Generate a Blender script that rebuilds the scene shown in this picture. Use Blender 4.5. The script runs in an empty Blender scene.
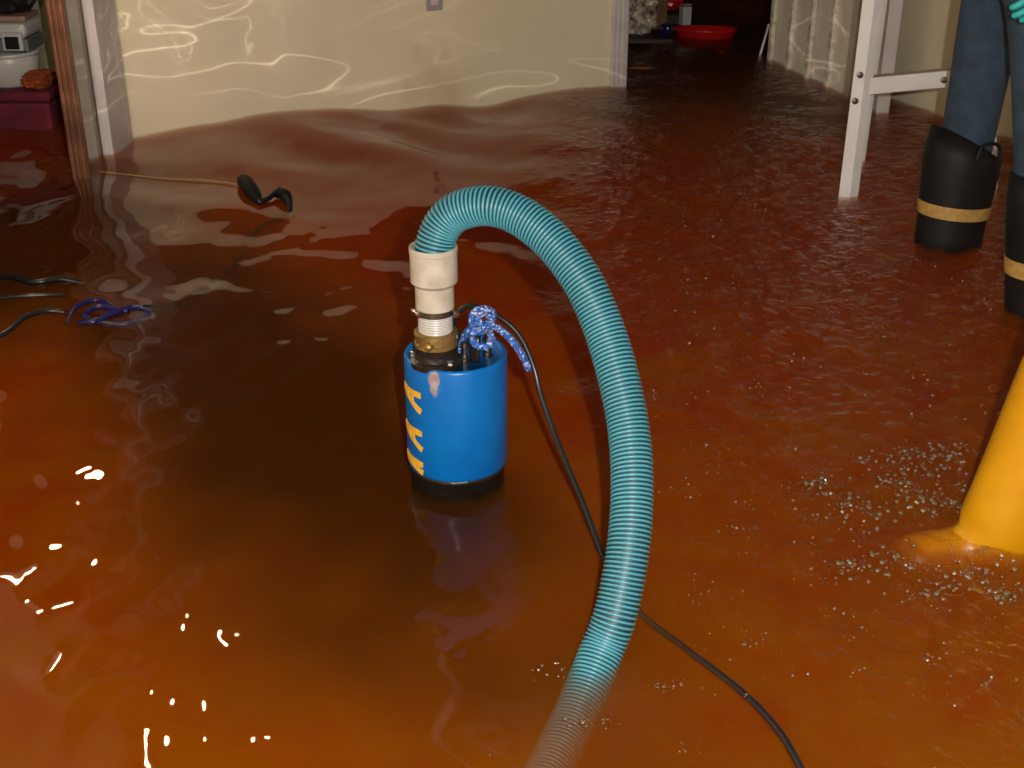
import bpy, bmesh, math, random
import numpy as np
from mathutils import Vector, Matrix, Quaternion

random.seed(7)
rng = np.random.default_rng(11)
SC = bpy.context.scene
COL = SC.collection
V = Vector
PI = math.pi

# ------------------------------------------------------------------ camera
H, PITCH, F = 1.30, math.radians(25.5), 1250.0     # z = 0 is the mean water level
cam_d = bpy.data.cameras.new('camera')
cam = bpy.data.objects.new('camera', cam_d)
COL.objects.link(cam)
cam.location = (0, 0, H)
cam.rotation_euler = (PI / 2 - PITCH, 0, 0)
cam_d.sensor_width = 36.0
cam_d.lens = F / 1024 * 36.0
cam_d.clip_start = 0.02
SC.camera = cam

# ------------------------------------------------------------------ world, light, exposure
w = bpy.data.worlds.new('world')
SC.world = w
w.use_nodes = True
w.node_tree.nodes['Background'].inputs[0].default_value = (0.30, 0.22, 0.15, 1)
w.node_tree.nodes['Background'].inputs[1].default_value = 0.02

def lamp(name, kind, loc, power, color, radius=0.03):
    d = bpy.data.lights.new(name, kind)
    d.energy = power
    d.color = color
    if kind in ('POINT', 'SPOT'):
        d.shadow_soft_size = radius
    o = bpy.data.objects.new(name, d)
    COL.objects.link(o)
    o.location = loc
    return o

flash = lamp('camera_flash', 'POINT', (0.11, 0.02, H + 0.055), 280, (1.0, 0.96, 0.90), 0.014)

SC.view_settings.view_transform = 'Standard'
SC.view_settings.look = 'None'
SC.view_settings.exposure = 0.0
SC.view_settings.gamma = 1.0
SC.view_settings.use_curve_mapping = False
SC.cycles.use_denoising = True
SC.cycles.max_bounces = 8
SC.cycles.volume_bounces = 2
SC.cycles.caustics_reflective = False
SC.cycles.sample_clamp_indirect = 4.0

# ------------------------------------------------------------------ measuring
cp, sp = math.cos(PITCH), math.sin(PITCH)
def ray(px, py):
    a, b = (px - 512) / F, (384 - py) / F
    return V((a, cp + b * sp, -sp + b * cp))
def P(px, py, Y):
    r = ray(px, py)
    t = Y / r.y
    return V((r.x * t, Y, H + r.z * t))
def W(px, py, z=0.0):
    r = ray(px, py)
    t = (z - H) / r.z
    return V((r.x * t, r.y * t, z))

FLOOR = -0.13

# ------------------------------------------------------------------ materials
def mat(name, color, rough=0.5, metal=0.0, var=0.0, vscale=8.0, bump=0.0, bscale=60.0, color2=None, spec=0.5, coat=0.0, detail=4.0):
    m = bpy.data.materials.new(name)
    m.use_nodes = True
    nt = m.node_tree
    b = nt.nodes['Principled BSDF']
    b.inputs['Base Color'].default_value = (*color, 1)
    b.inputs['Roughness'].default_value = rough
    b.inputs['Metallic'].default_value = metal
    b.inputs['Specular IOR Level'].default_value = spec
    b.inputs['Coat Weight'].default_value = coat
    tc = nt.nodes.new('ShaderNodeTexCoord')
    if var > 0 or color2:
        n = nt.nodes.new('ShaderNodeTexNoise')
        n.inputs['Scale'].default_value = vscale
        n.inputs['Detail'].default_value = detail
        nt.links.new(tc.outputs['Object'], n.inputs['Vector'])
        r = nt.nodes.new('ShaderNodeMapRange')
        r.inputs[1].default_value, r.inputs[2].default_value = 0.35, 0.68
        nt.links.new(n.outputs['Fac'], r.inputs[0])
        mx = nt.nodes.new('ShaderNodeMix')
        mx.data_type = 'RGBA'
        c2 = color2 if color2 else tuple(c * (1 - var) for c in color)
        mx.inputs[6].default_value = (*color, 1)
        mx.inputs[7].default_value = (*c2, 1)
        nt.links.new(r.outputs[0], mx.inputs[0])
        nt.links.new(mx.outputs[2], b.inputs['Base Color'])
    if bump > 0:
        n2 = nt.nodes.new('ShaderNodeTexNoise')
        n2.inputs['Scale'].default_value = bscale
        n2.inputs['Detail'].default_value = 4
        nt.links.new(tc.outputs['Object'], n2.inputs['Vector'])
        bp = nt.nodes.new('ShaderNodeBump')
        bp.inputs['Strength'].default_value = bump
        bp.inputs['Distance'].default_value = 0.01
        nt.links.new(n2.outputs['Fac'], bp.inputs['Height'])
        nt.links.new(bp.outputs[0], b.inputs['Normal'])
    return m

M = {}
M['trim'] = mat('lilac_white_paint', (0.68, 0.61, 0.62), 0.45, var=0.18, vscale=5, bump=0.15, bscale=40)
M['jamb'] = mat('beige_paint', (0.48, 0.40, 0.32), 0.5, var=0.2, vscale=6)
M['wood'] = mat('brown_varnished_wood', (0.22, 0.085, 0.045), 0.4, var=0.45, vscale=9, bump=0.2, bscale=30)
M['dark_wood'] = mat('dark_wood', (0.05, 0.02, 0.012), 0.6, var=0.4, vscale=6)
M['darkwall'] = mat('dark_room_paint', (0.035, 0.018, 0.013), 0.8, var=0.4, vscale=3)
M['ceiling'] = mat('ceiling_paint', (0.07, 0.045, 0.03), 0.9, var=0.3, vscale=2)
M['floor'] = mat('silty_floor', (0.10, 0.06, 0.03), 0.9, var=0.5, vscale=2.5)
M['plank'] = mat('old_white_board', (0.86, 0.78, 0.68), 0.6, color2=(0.76, 0.66, 0.54), vscale=7, bump=0.3, bscale=25)
M['batten'] = mat('old_white_batten', (0.90, 0.84, 0.74), 0.6, color2=(0.52, 0.40, 0.28), vscale=26, bump=0.4, bscale=50)
M['metalwhite'] = mat('white_enamel', (0.82, 0.80, 0.80), 0.35, var=0.1, vscale=8)
M['steel'] = mat('steel', (0.55, 0.52, 0.48), 0.25, 1.0, var=0.3, vscale=60)
M['dsteel'] = mat('dull_steel', (0.25, 0.22, 0.18), 0.4, 1.0, var=0.5, vscale=80)
M['brass'] = mat('weathered_brass', (0.42, 0.27, 0.09), 0.42, 0.75, var=0.45, vscale=40, bump=0.2, bscale=90)
M['blackrub'] = mat('black_rubber', (0.006, 0.0055, 0.0055), 0.6, var=0.3, vscale=20, bump=0.1, bscale=40, spec=0.3)
M['blackiron'] = mat('black_iron', (0.02, 0.015, 0.012), 0.3, 0.2, var=0.4, vscale=30, bump=0.3, bscale=70)
M['cable'] = mat('black_cable', (0.012, 0.012, 0.013), 0.28)
M['tealdark'] = mat('hose_groove', (0.001, 0.035, 0.055), 0.5)
M['teal'] = mat('hose_rib', (0.075, 0.30, 0.37), 0.30, var=0.12, vscale=6)
M['denim'] = mat('blue_denim', (0.034, 0.064, 0.108), 0.9, var=0.35, vscale=22, bump=0.5, bscale=220)
M['ddenim'] = mat('dark_denim', (0.022, 0.034, 0.055), 0.9, var=0.35, vscale=22, bump=0.5, bscale=220)
M['jacket'] = mat('black_jacket', (0.012, 0.012, 0.014), 0.85, var=0.2)
M['skin'] = mat('skin', (0.55, 0.32, 0.22), 0.5)
M['hair'] = mat('hair', (0.05, 0.03, 0.02), 0.7)
M['bootband'] = mat('tan_band', (0.52, 0.31, 0.085), 0.5, var=0.3, vscale=70)
M['glove'] = mat('teal_glove', (0.02, 0.42, 0.40), 0.5, var=0.2, vscale=40)
M['yellow'] = mat('yellow_rubber', (0.56, 0.265, 0.002), 0.34, color2=(0.48, 0.21, 0.002), vscale=9)
M['redplastic'] = mat('red_plastic', (0.60, 0.012, 0.01), 0.3)
M['maroon'] = mat('maroon_fabric', (0.18, 0.012, 0.03), 0.8, var=0.5, vscale=9, bump=0.5, bscale=14)
M['orangecloth'] = mat('orange_cloth', (0.40, 0.07, 0.012), 0.8, var=0.5, vscale=12, bump=0.6, bscale=18)
M['whiteplastic'] = mat('white_plastic', (0.62, 0.60, 0.58), 0.35, var=0.1, vscale=6)
M['greyplastic'] = mat('grey_plastic', (0.16, 0.16, 0.17), 0.4)
M['pinklid'] = mat('pink_grey_plastic', (0.36, 0.22, 0.18), 0.5)
M['carton'] = mat('carton', (0.22, 0.12, 0.05), 0.8, var=0.3, vscale=8)
M['palecarton'] = mat('pale_carton', (0.36, 0.32, 0.20), 0.8, var=0.2, vscale=5)
M['blackbag'] = mat('black_bag', (0.010, 0.009, 0.009), 0.5)
M['plate'] = mat('grey_switch_plate', (0.36, 0.32, 0.33), 0.35)
M['bluecord'] = mat('violet_blue_cord', (0.014, 0.012, 0.09), 0.25)
M['string'] = mat('yellow_string', (0.40, 0.25, 0.07), 0.6)
M['leaf'] = mat('orange_leaf', (0.45, 0.13, 0.03), 0.6, var=0.4, vscale=20)
M['letter'] = mat('yellow_lettering', (0.85, 0.43, 0.02), 0.5, color2=(0.70, 0.36, 0.03), vscale=90)

def nodes_of(name):
    m = bpy.data.materials.new(name)
    m.use_nodes = True
    nt = m.node_tree
    for n in list(nt.nodes):
        nt.nodes.remove(n)
    return m, nt, nt.nodes.new('ShaderNodeOutputMaterial')

def N(nt, t, **kw):
    n = nt.nodes.new(t)
    for k, v in kw.items():
        setattr(n, k, v)
    return n

# cream wall paint with a rusty damp stain of its own shape
def wall_paint(name, stain=None):
    m = mat(name, (0.80, 0.70, 0.52), 0.62, var=0.10, vscale=2.5, bump=0.08, bscale=25)
    if stain is None:
        return m
    nt = m.node_tree
    b = nt.nodes['Principled BSDF']
    src = b.inputs['Base Color'].links[0].from_socket
    g = N(nt, 'ShaderNodeNewGeometry')
    sb = N(nt, 'ShaderNodeVectorMath', operation='SUBTRACT')
    sb.inputs[1].default_value = stain
    nt.links.new(g.outputs['Position'], sb.inputs[0])
    sc_ = N(nt, 'ShaderNodeVectorMath', operation='MULTIPLY')
    sc_.inputs[1].default_value = (3.6, 3.6, 4.6)
    nt.links.new(sb.outputs[0], sc_.inputs[0])
    ln = N(nt, 'ShaderNodeVectorMath', operation='LENGTH')
    nt.links.new(sc_.outputs[0], ln.inputs[0])
    nz = N(nt, 'ShaderNodeTexNoise')
    nz.inputs['Scale'].default_value = 6
    nt.links.new(g.outputs['Position'], nz.inputs['Vector'])
    ad = N(nt, 'ShaderNodeMath', operation='MULTIPLY_ADD')
    ad.inputs[1].default_value = 1.3
    nt.links.new(nz.outputs['Fac'], ad.inputs[0])
    nt.links.new(ln.outputs['Value'], ad.inputs[2])
    mr = N(nt, 'ShaderNodeMapRange')
    mr.interpolation_type = 'SMOOTHSTEP'
    for i, v in ((1, 0.55), (2, 1.5), (3, 0.42), (4, 0.0)):
        mr.inputs[i].default_value = v
    nt.links.new(ad.outputs[0], mr.inputs[0])
    mx = N(nt, 'ShaderNodeMix', data_type='RGBA')
    mx.inputs[7].default_value = (0.40, 0.22, 0.05, 1)
    nt.links.new(src, mx.inputs[6])
    nt.links.new(mr.outputs[0], mx.inputs[0])
    nt.links.new(mx.outputs[2], b.inputs['Base Color'])
    return m

# pump enamel: blue, chipped to rusty metal below the rim
def pump_paint():
    m = mat('blue_pump_enamel', (0.001, 0.130, 0.43), 0.30, color2=(0.001, 0.100, 0.36), vscale=9, bump=0.10, bscale=22, spec=0.35)
    nt = m.node_tree
    b = nt.nodes['Principled BSDF']
    src = b.inputs['Base Color'].links[0].from_socket
    tc = N(nt, 'ShaderNodeTexCoord')
    sb = N(nt, 'ShaderNodeVectorMath', operation='SUBTRACT')
    sb.inputs[1].default_value = CHIP
    nt.links.new(tc.outputs['Object'], sb.inputs[0])
    sc_ = N(nt, 'ShaderNodeVectorMath', operation='MULTIPLY')
    sc_.inputs[1].default_value = (75, 30, 26)
    nt.links.new(sb.outputs[0], sc_.inputs[0])
    ln = N(nt, 'ShaderNodeVectorMath', operation='LENGTH')
    nt.links.new(sc_.outputs[0], ln.inputs[0])
    nz = N(nt, 'ShaderNodeTexNoise')
    nz.inputs['Scale'].default_value = 70
    nt.links.new(tc.outputs['Object'], nz.inputs['Vector'])
    ad = N(nt, 'ShaderNodeMath', operation='MULTIPLY_ADD')
    ad.inputs[1].default_value = 1.4
    nt.links.new(nz.outputs['Fac'], ad.inputs[0])
    nt.links.new(ln.outputs['Value'], ad.inputs[2])
    mr = N(nt, 'ShaderNodeMapRange')
    for i, v in ((1, 1.35), (2, 1.6), (3, 1.0), (4, 0.0)):
        mr.inputs[i].default_value = v
    nt.links.new(ad.outputs[0], mr.inputs[0])
    rc = N(nt, 'ShaderNodeMix', data_type='RGBA')
    rc.inputs[6].default_value = (0.16, 0.06, 0.03, 1)
    rc.inputs[7].default_value = (0.42, 0.38, 0.40, 1)
    nt.links.new(nz.outputs['Fac'], rc.inputs[0])
    mx = N(nt, 'ShaderNodeMix', data_type='RGBA')
    nt.links.new(src, mx.inputs[6])
    nt.links.new(rc.outputs[2], mx.inputs[7])
    nt.links.new(mr.outputs[0], mx.inputs[0])
    nt.links.new(mx.outputs[2], b.inputs['Base Color'])
    return m

# braided rope: blue with light and orange flecks
def rope_mat():
    m = mat('braided_blue_rope', (0.02, 0.10, 0.42), 0.7, bump=0.5, bscale=400)
    nt = m.node_tree
    b = nt.nodes['Principled BSDF']
    tc = N(nt, 'ShaderNodeTexCoord')
    vo = N(nt, 'ShaderNodeTexVoronoi')
    vo.inputs['Scale'].default_value = 260
    nt.links.new(tc.outputs['Object'], vo.inputs['Vector'])
    rp = N(nt, 'ShaderNodeValToRGB')
    e = rp.color_ramp.elements
    rp.color_ramp.interpolation = 'CONSTANT'
    e[0].position, e[0].color = 0.0, (0.02, 0.10, 0.42, 1)
    e[1].position, e[1].color = 0.95, (0.45, 0.14, 0.10, 1)
    for p, c in ((0.42, (0.05, 0.22, 0.60, 1)), (0.62, (0.012, 0.05, 0.26, 1)), (0.78, (0.45, 0.52, 0.68, 1))):
        x = e.new(p); x.color = c
    sp_ = N(nt, 'ShaderNodeSeparateColor')
    nt.links.new(vo.outputs['Color'], sp_.inputs[0])
    nt.links.new(sp_.outputs[0], rp.inputs[0])
    nt.links.new(rp.outputs[0], b.inputs['Base Color'])
    return m
M['rope'] = rope_mat()

# PVC with grime
M['pvc'] = mat('white_pvc', (0.48, 0.43, 0.36), 0.42, color2=(0.36, 0.31, 0.235), vscale=28, bump=0.05)
M['pvc2'] = mat('clean_white_pvc', (0.48, 0.455, 0.43), 0.35, var=0.1, vscale=20)

# flood water: mirror-like skin over brown, silty, light-scattering water
def water_mat():
    m, nt, out = nodes_of('silty_brown_water')
    geo = N(nt, 'ShaderNodeNewGeometry')
    sep = N(nt, 'ShaderNodeSeparateXYZ')
    nt.links.new(geo.outputs['Position'], sep.inputs[0])
    # fine ripples, stronger where the water is stirred up (towards +x)
    mr = N(nt, 'ShaderNodeMapRange')
    mr.interpolation_type = 'SMOOTHSTEP'
    for i, v in ((1, -0.1), (2, 0.75), (3, 0.0), (4, 1.0)):
        mr.inputs[i].default_value = v
    nt.links.new(sep.outputs[0], mr.inputs[0])
    n1 = N(nt, 'ShaderNodeTexNoise')
    n1.inputs['Scale'].default_value = 34
    n1.inputs['Detail'].default_value = 5
    n1.inputs['Roughness'].default_value = 0.55
    nt.links.new(geo.outputs['Position'], n1.inputs['Vector'])
    ml = N(nt, 'ShaderNodeMath', operation='MULTIPLY')
    nt.links.new(n1.outputs['Fac'], ml.inputs[0])
    nt.links.new(mr.outputs[0], ml.inputs[1])
    bp = N(nt, 'ShaderNodeBump')
    bp.inputs['Strength'].default_value = 1.0
    bp.inputs['Distance'].default_value = 0.020
    nt.links.new(ml.outputs[0], bp.inputs['Height'])
    gl = N(nt, 'ShaderNodeBsdfGlossy')
    gl.inputs['Roughness'].default_value = 0.012
    nt.links.new(bp.outputs[0], gl.inputs['Normal'])
    tr = N(nt, 'ShaderNodeBsdfTransparent')
    # Schlick reflectance of water, the same from above and below
    lw = N(nt, 'ShaderNodeLayerWeight')
    lw.inputs['Blend'].default_value = 0.5
    nt.links.new(bp.outputs[0], lw.inputs['Normal'])
    pw = N(nt, 'ShaderNodeMath', operation='POWER')
    pw.inputs[1].default_value = 5.0
    nt.links.new(lw.outputs['Facing'], pw.inputs[0])
    fr = N(nt, 'ShaderNodeMath', operation='MULTIPLY_ADD')
    fr.inputs[1].default_value = 0.98
    fr.inputs[2].default_value = 0.02
    nt.links.new(pw.outputs[0], fr.inputs[0])
    mx = N(nt, 'ShaderNodeMixShader')
    nt.links.new(fr.outputs[0], mx.inputs[0])
    nt.links.new(tr.outputs[0], mx.inputs[1])
    nt.links.new(gl.outputs[0], mx.inputs[2])
    nt.links.new(mx.outputs[0], out.inputs['Surface'])
    # silt scatter: dense nearly everywhere, lowered in a long tongue left of the pump
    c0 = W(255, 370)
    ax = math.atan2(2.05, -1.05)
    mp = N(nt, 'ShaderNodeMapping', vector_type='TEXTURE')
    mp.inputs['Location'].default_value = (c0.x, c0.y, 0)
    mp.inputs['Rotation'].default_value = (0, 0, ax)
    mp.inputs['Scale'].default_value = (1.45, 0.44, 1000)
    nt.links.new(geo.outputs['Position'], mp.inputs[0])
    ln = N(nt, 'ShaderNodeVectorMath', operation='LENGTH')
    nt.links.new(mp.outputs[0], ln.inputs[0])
    c1 = W(10, 235)  # lower scatter: dimness before the left doorway put into the water
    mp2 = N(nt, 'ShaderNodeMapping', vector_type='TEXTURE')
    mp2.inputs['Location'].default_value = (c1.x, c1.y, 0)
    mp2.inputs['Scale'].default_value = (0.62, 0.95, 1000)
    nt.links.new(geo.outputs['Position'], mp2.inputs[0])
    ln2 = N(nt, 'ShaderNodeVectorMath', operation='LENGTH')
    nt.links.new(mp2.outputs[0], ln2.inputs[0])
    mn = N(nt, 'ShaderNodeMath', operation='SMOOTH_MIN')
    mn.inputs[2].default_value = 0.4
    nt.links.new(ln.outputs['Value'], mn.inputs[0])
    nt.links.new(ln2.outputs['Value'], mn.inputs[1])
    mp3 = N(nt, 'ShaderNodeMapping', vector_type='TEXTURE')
    mp3.inputs['Location'].default_value = (0.95, 6.9, 0)  # scatter cut too, so the far room's weak flash light is in the water
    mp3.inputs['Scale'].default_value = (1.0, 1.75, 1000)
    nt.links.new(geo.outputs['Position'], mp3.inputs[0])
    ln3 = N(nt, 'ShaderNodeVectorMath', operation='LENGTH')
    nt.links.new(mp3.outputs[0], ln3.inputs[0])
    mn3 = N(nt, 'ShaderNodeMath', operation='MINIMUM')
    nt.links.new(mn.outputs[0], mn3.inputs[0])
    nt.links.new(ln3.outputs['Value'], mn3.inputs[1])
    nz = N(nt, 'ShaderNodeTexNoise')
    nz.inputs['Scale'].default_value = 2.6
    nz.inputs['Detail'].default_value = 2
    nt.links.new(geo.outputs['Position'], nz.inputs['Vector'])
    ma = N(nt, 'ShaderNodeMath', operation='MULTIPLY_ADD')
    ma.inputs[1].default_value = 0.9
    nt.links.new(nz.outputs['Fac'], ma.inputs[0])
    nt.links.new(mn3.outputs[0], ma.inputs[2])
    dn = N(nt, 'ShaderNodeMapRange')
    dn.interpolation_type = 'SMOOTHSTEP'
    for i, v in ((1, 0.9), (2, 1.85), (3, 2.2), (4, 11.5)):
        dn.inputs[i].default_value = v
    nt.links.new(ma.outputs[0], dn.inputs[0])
    vs = N(nt, 'ShaderNodeVolumeScatter')
    cm = N(nt, 'ShaderNodeMapRange')
    cm.inputs[1].default_value, cm.inputs[2].default_value = 2.2, 11.5
    nt.links.new(dn.outputs[0], cm.inputs[0])
    mc = N(nt, 'ShaderNodeMix', data_type='RGBA')
    mc.inputs[6].default_value = (0.62, 0.34, 0.04, 1)      # tint where the density is low
    # mottling of the stirred silt, from maroon to ochre
    n3 = N(nt, 'ShaderNodeTexNoise')
    n3.inputs['Scale'].default_value = 5.0
    n3.inputs['Detail'].default_value = 4
    n3.inputs['Roughness'].default_value = 0.6
    n3.inputs['Distortion'].default_value = 1.2
    nt.links.new(geo.outputs['Position'], n3.inputs['Vector'])
    yb_ = N(nt, 'ShaderNodeMapRange')
    for i, v in ((1, 3.4), (2, 1.3), (3, -0.22), (4, 0.16)):
        yb_.inputs[i].default_value = v
    nt.links.new(sep.outputs[1], yb_.inputs[0])
    sm = N(nt, 'ShaderNodeMath', operation='ADD')
    nt.links.new(n3.outputs['Fac'], sm.inputs[0])
    nt.links.new(yb_.outputs[0], sm.inputs[1])
    mf = N(nt, 'ShaderNodeMapRange')
    mf.inputs[1].default_value, mf.inputs[2].default_value = 0.25, 0.75
    nt.links.new(sm.outputs[0], mf.inputs[0])
    thick = N(nt, 'ShaderNodeMix', data_type='RGBA')
    thick.inputs[6].default_value = (0.62, 0.105, 0.006, 1)
    thick.inputs[7].default_value = (0.74, 0.30, 0.006, 1)
    nt.links.new(mf.outputs[0], thick.inputs[0])
    nt.links.new(thick.outputs[2], mc.inputs[7])
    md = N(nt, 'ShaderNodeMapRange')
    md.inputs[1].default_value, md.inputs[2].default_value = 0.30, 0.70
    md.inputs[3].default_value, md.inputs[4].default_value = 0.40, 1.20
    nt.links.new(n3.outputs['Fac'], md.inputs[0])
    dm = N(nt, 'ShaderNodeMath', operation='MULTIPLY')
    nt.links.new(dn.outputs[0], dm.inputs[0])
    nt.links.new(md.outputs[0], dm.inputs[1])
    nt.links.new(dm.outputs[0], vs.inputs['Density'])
    nt.links.new(cm.outputs[0], mc.inputs[0])
    nt.links.new(mc.outputs[2], vs.inputs['Color'])
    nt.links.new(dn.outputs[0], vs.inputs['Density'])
    vs.inputs['Anisotropy'].default_value = 0.0
    va = N(nt, 'ShaderNodeVolumeAbsorption')
    va.inputs['Color'].default_value = (0.70, 0.25, 0.05, 1)
    va.inputs['Density'].default_value = 19.0
    m.cycles.volume_step_rate = 0.06
    av = N(nt, 'ShaderNodeAddShader')
    nt.links.new(vs.outputs[0], av.inputs[0])
    nt.links.new(va.outputs[0], av.inputs[1])
    nt.links.new(av.outputs[0], out.inputs['Volume'])
    return m
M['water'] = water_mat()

def bubble_mat():
    m, nt, out = nodes_of('foam_bubble')
    gl = N(nt, 'ShaderNodeBsdfGlossy')
    gl.inputs['Roughness'].default_value = 0.07
    tr = N(nt, 'ShaderNodeBsdfTransparent')
    tr.inputs[0].default_value = (0.95, 0.9, 0.82, 1)
    df = N(nt, 'ShaderNodeBsdfDiffuse')
    df.inputs[0].default_value = (0.50, 0.34, 0.14, 1)
    fr = N(nt, 'ShaderNodeFresnel')
    fr.inputs['IOR'].default_value = 1.5
    m1 = N(nt, 'ShaderNodeMixShader')
    m1.inputs[0].default_value = 0.16
    nt.links.new(tr.outputs[0], m1.inputs[1])
    nt.links.new(df.outputs[0], m1.inputs[2])
    ad = N(nt, 'ShaderNodeMath', operation='ADD')
    ad.inputs[1].default_value = 0.26
    nt.links.new(fr.outputs[0], ad.inputs[0])
    m2 = N(nt, 'ShaderNodeMixShader')
    nt.links.new(ad.outputs[0], m2.inputs[0])
    nt.links.new(m1.outputs[0], m2.inputs[1])
    nt.links.new(gl.outputs[0], m2.inputs[2])
    nt.links.new(m2.outputs[0], out.inputs['Surface'])
    return m
M['bubble'] = bubble_mat()

def bag_mat():
    m = mat('crinkled_clear_plastic', (0.90, 0.80, 0.65), 0.10, color2=(0.08, 0.03, 0.01), vscale=22)
    return m
M['bag'] = bag_mat()

def bulb_mat():
    m, nt, out = nodes_of('lit_bulb')
    e = N(nt, 'ShaderNodeEmission')
    e.inputs[0].default_value = (1.0, 0.80, 0.52, 1)
    e.inputs[1].default_value = 480
    nt.links.new(e.outputs[0], out.inputs[0])
    return m
M['bulb'] = bulb_mat()

# ------------------------------------------------------------------ building helpers
def link(name, me, m, parent=None, loc=None):
    o = bpy.data.objects.new(name, me)
    COL.objects.link(o)
    if m is not None and not me.materials:
        me.materials.append(m)
    if parent is not None:
        o.parent = parent
    if loc is not None:
        o.location = loc
    return o

def mesh(name, verts, faces, smooth=True):
    me = bpy.data.meshes.new(name)
    me.from_pydata([tuple(v) for v in verts], [], faces)
    me.update()
    if smooth:
        me.polygons.foreach_set('use_smooth', [True] * len(me.polygons))
    return me

def recalc(me):
    bm = bmesh.new()
    bm.from_mesh(me)
    bmesh.ops.recalc_face_normals(bm, faces=bm.faces)
    bm.to_mesh(me)
    bm.free()
    return me

def tag(o, label=None, cat=None, group=None, kind=None):
    if label: o['label'] = label
    if cat: o['category'] = cat
    if group: o['group'] = group
    if kind: o['kind'] = kind
    return o

def empty(name, loc, label=None, cat=None, group=None, rz=0.0):
    o = bpy.data.objects.new(name, None)
    o.empty_display_size = 0.05
    COL.objects.link(o)
    o.location = loc
    o.rotation_euler = (0, 0, rz)
    return tag(o, label, cat, group)

def boxm(name, size, bevel=0.0, seg=2, mtx=None):
    bm = bmesh.new()
    bmesh.ops.create_cube(bm, size=1.0)
    bmesh.ops.scale(bm, vec=size, verts=bm.verts)
    if bevel > 0:
        bmesh.ops.bevel(bm, geom=list(bm.edges), offset=bevel, segments=seg, profile=0.5, affect='EDGES')
    if mtx is not None:
        bmesh.ops.transform(bm, matrix=mtx, verts=bm.verts)
    me = bpy.data.meshes.new(name)
    bm.to_mesh(me)
    bm.free()
    return me

def box(name, lo, hi, m, parent=None, bevel=0.003, rz=0.0):
    lo, hi = V(lo), V(hi)
    o = link(name, boxm(name, hi - lo, bevel), m, parent, (lo + hi) / 2)
    o.rotation_euler.z = rz
    return o

def slab(name, a, b, z0, z1, th, m, parent=None, bevel=0.0, side=1):
    """upright slab along the ground line a-b; its thickness lies to the left (side=1) of the direction a->b"""
    a, b = V((a[0], a[1])), V((b[0], b[1]))
    d = b - a
    L = d.length
    ang = math.atan2(d.y, d.x)
    n = V((-d.y, d.x)) / L * side
    c = (a + b) / 2 + n * th / 2
    o = link(name, boxm(name, (L, th, z1 - z0), bevel), m, parent, (c.x, c.y, (z0 + z1) / 2))
    o.rotation_euler.z = ang
    return o

def catmull(pts, n):
    pts = [V(p) for p in pts]
    q = [pts[0] * 2 - pts[1]] + pts + [pts[-1] * 2 - pts[-2]]
    out = []
    for i in range(1, len(q) - 2):
        for k in range(n):
            t = k / n
            a, b, c, d = q[i - 1], q[i], q[i + 1], q[i + 2]
            out.append(0.5 * ((2 * b) + (c - a) * t + (2 * a - 5 * b + 4 * c - d) * t * t + (3 * b - a - 3 * c + d) * t ** 3))
    out.append(pts[-1])
    return out

def resample(pts, step):
    out, acc = [pts[0].copy()], 0.0
    for a, b in zip(pts, pts[1:]):
        L = (b - a).length
        s = step - acc
        while s <= L:
            out.append(a.lerp(b, s / L))
            s += step
        acc = (acc + L) % step if L + acc >= step else acc + L
    return out

def frames(pts, up=V((0.13, 0.31, 0.94))):
    T = []
    for i in range(len(pts)):
        a, b = pts[max(i - 1, 0)], pts[min(i + 1, len(pts) - 1)]
        T.append((b - a).normalized())
    n = up.cross(T[0])
    if n.length < 1e-3:
        n = V((1, 0, 0)).cross(T[0])
    n.normalize()
    out = []
    for i, t in enumerate(T):
        n = (n - t * n.dot(t)).normalized()
        out.append((t, n, t.cross(n)))
    return out

def sweep(name, pts, rad, seg=10, caps=True):
    fr = frames(pts)
    vs, fs = [], []
    for i, p in enumerate(pts):
        r = rad[i] if hasattr(rad, '__len__') else rad
        ru, rv = r if hasattr(r, '__len__') else (r, r)
        _, n, b = fr[i]
        for k in range(seg):
            a = 2 * PI * k / seg
            vs.append(p + n * (ru * math.cos(a)) + b * (rv * math.sin(a)))
    for i in range(len(pts) - 1):
        for k in range(seg):
            k2 = (k + 1) % seg
            fs.append((i * seg + k, i * seg + k2, (i + 1) * seg + k2, (i + 1) * seg + k))
    if caps:
        fs.append(tuple(range(seg))[::-1])
        fs.append(tuple((len(pts) - 1) * seg + k for k in range(seg)))
    return mesh(name, vs, fs)

def lathe(name, prof, seg=40, close=False):
    vs, fs = [], []
    n = len(prof)
    for r, z in prof:
        for k in range(seg):
            a = 2 * PI * k / seg
            vs.append((r * math.cos(a), r * math.sin(a), z))
    for i in range(n if close else n - 1):
        j = (i + 1) % n
        for k in range(seg):
            k2 = (k + 1) % seg
            fs.append((i * seg + k, i * seg + k2, j * seg + k2, j * seg + k))
    if not close:
        if prof[0][0] > 1e-6:
            fs.append(tuple(range(seg))[::-1])
        if prof[-1][0] > 1e-6:
            fs.append(tuple((n - 1) * seg + k for k in range(seg)))
    return mesh(name, vs, fs)

def flat(o, ang=35):
    me = o.data
    me.polygons.foreach_set('use_smooth', [True] * len(me.polygons))
    try:
        me.set_sharp_from_angle(angle=math.radians(ang))
    except Exception:
        pass
    return o

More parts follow.
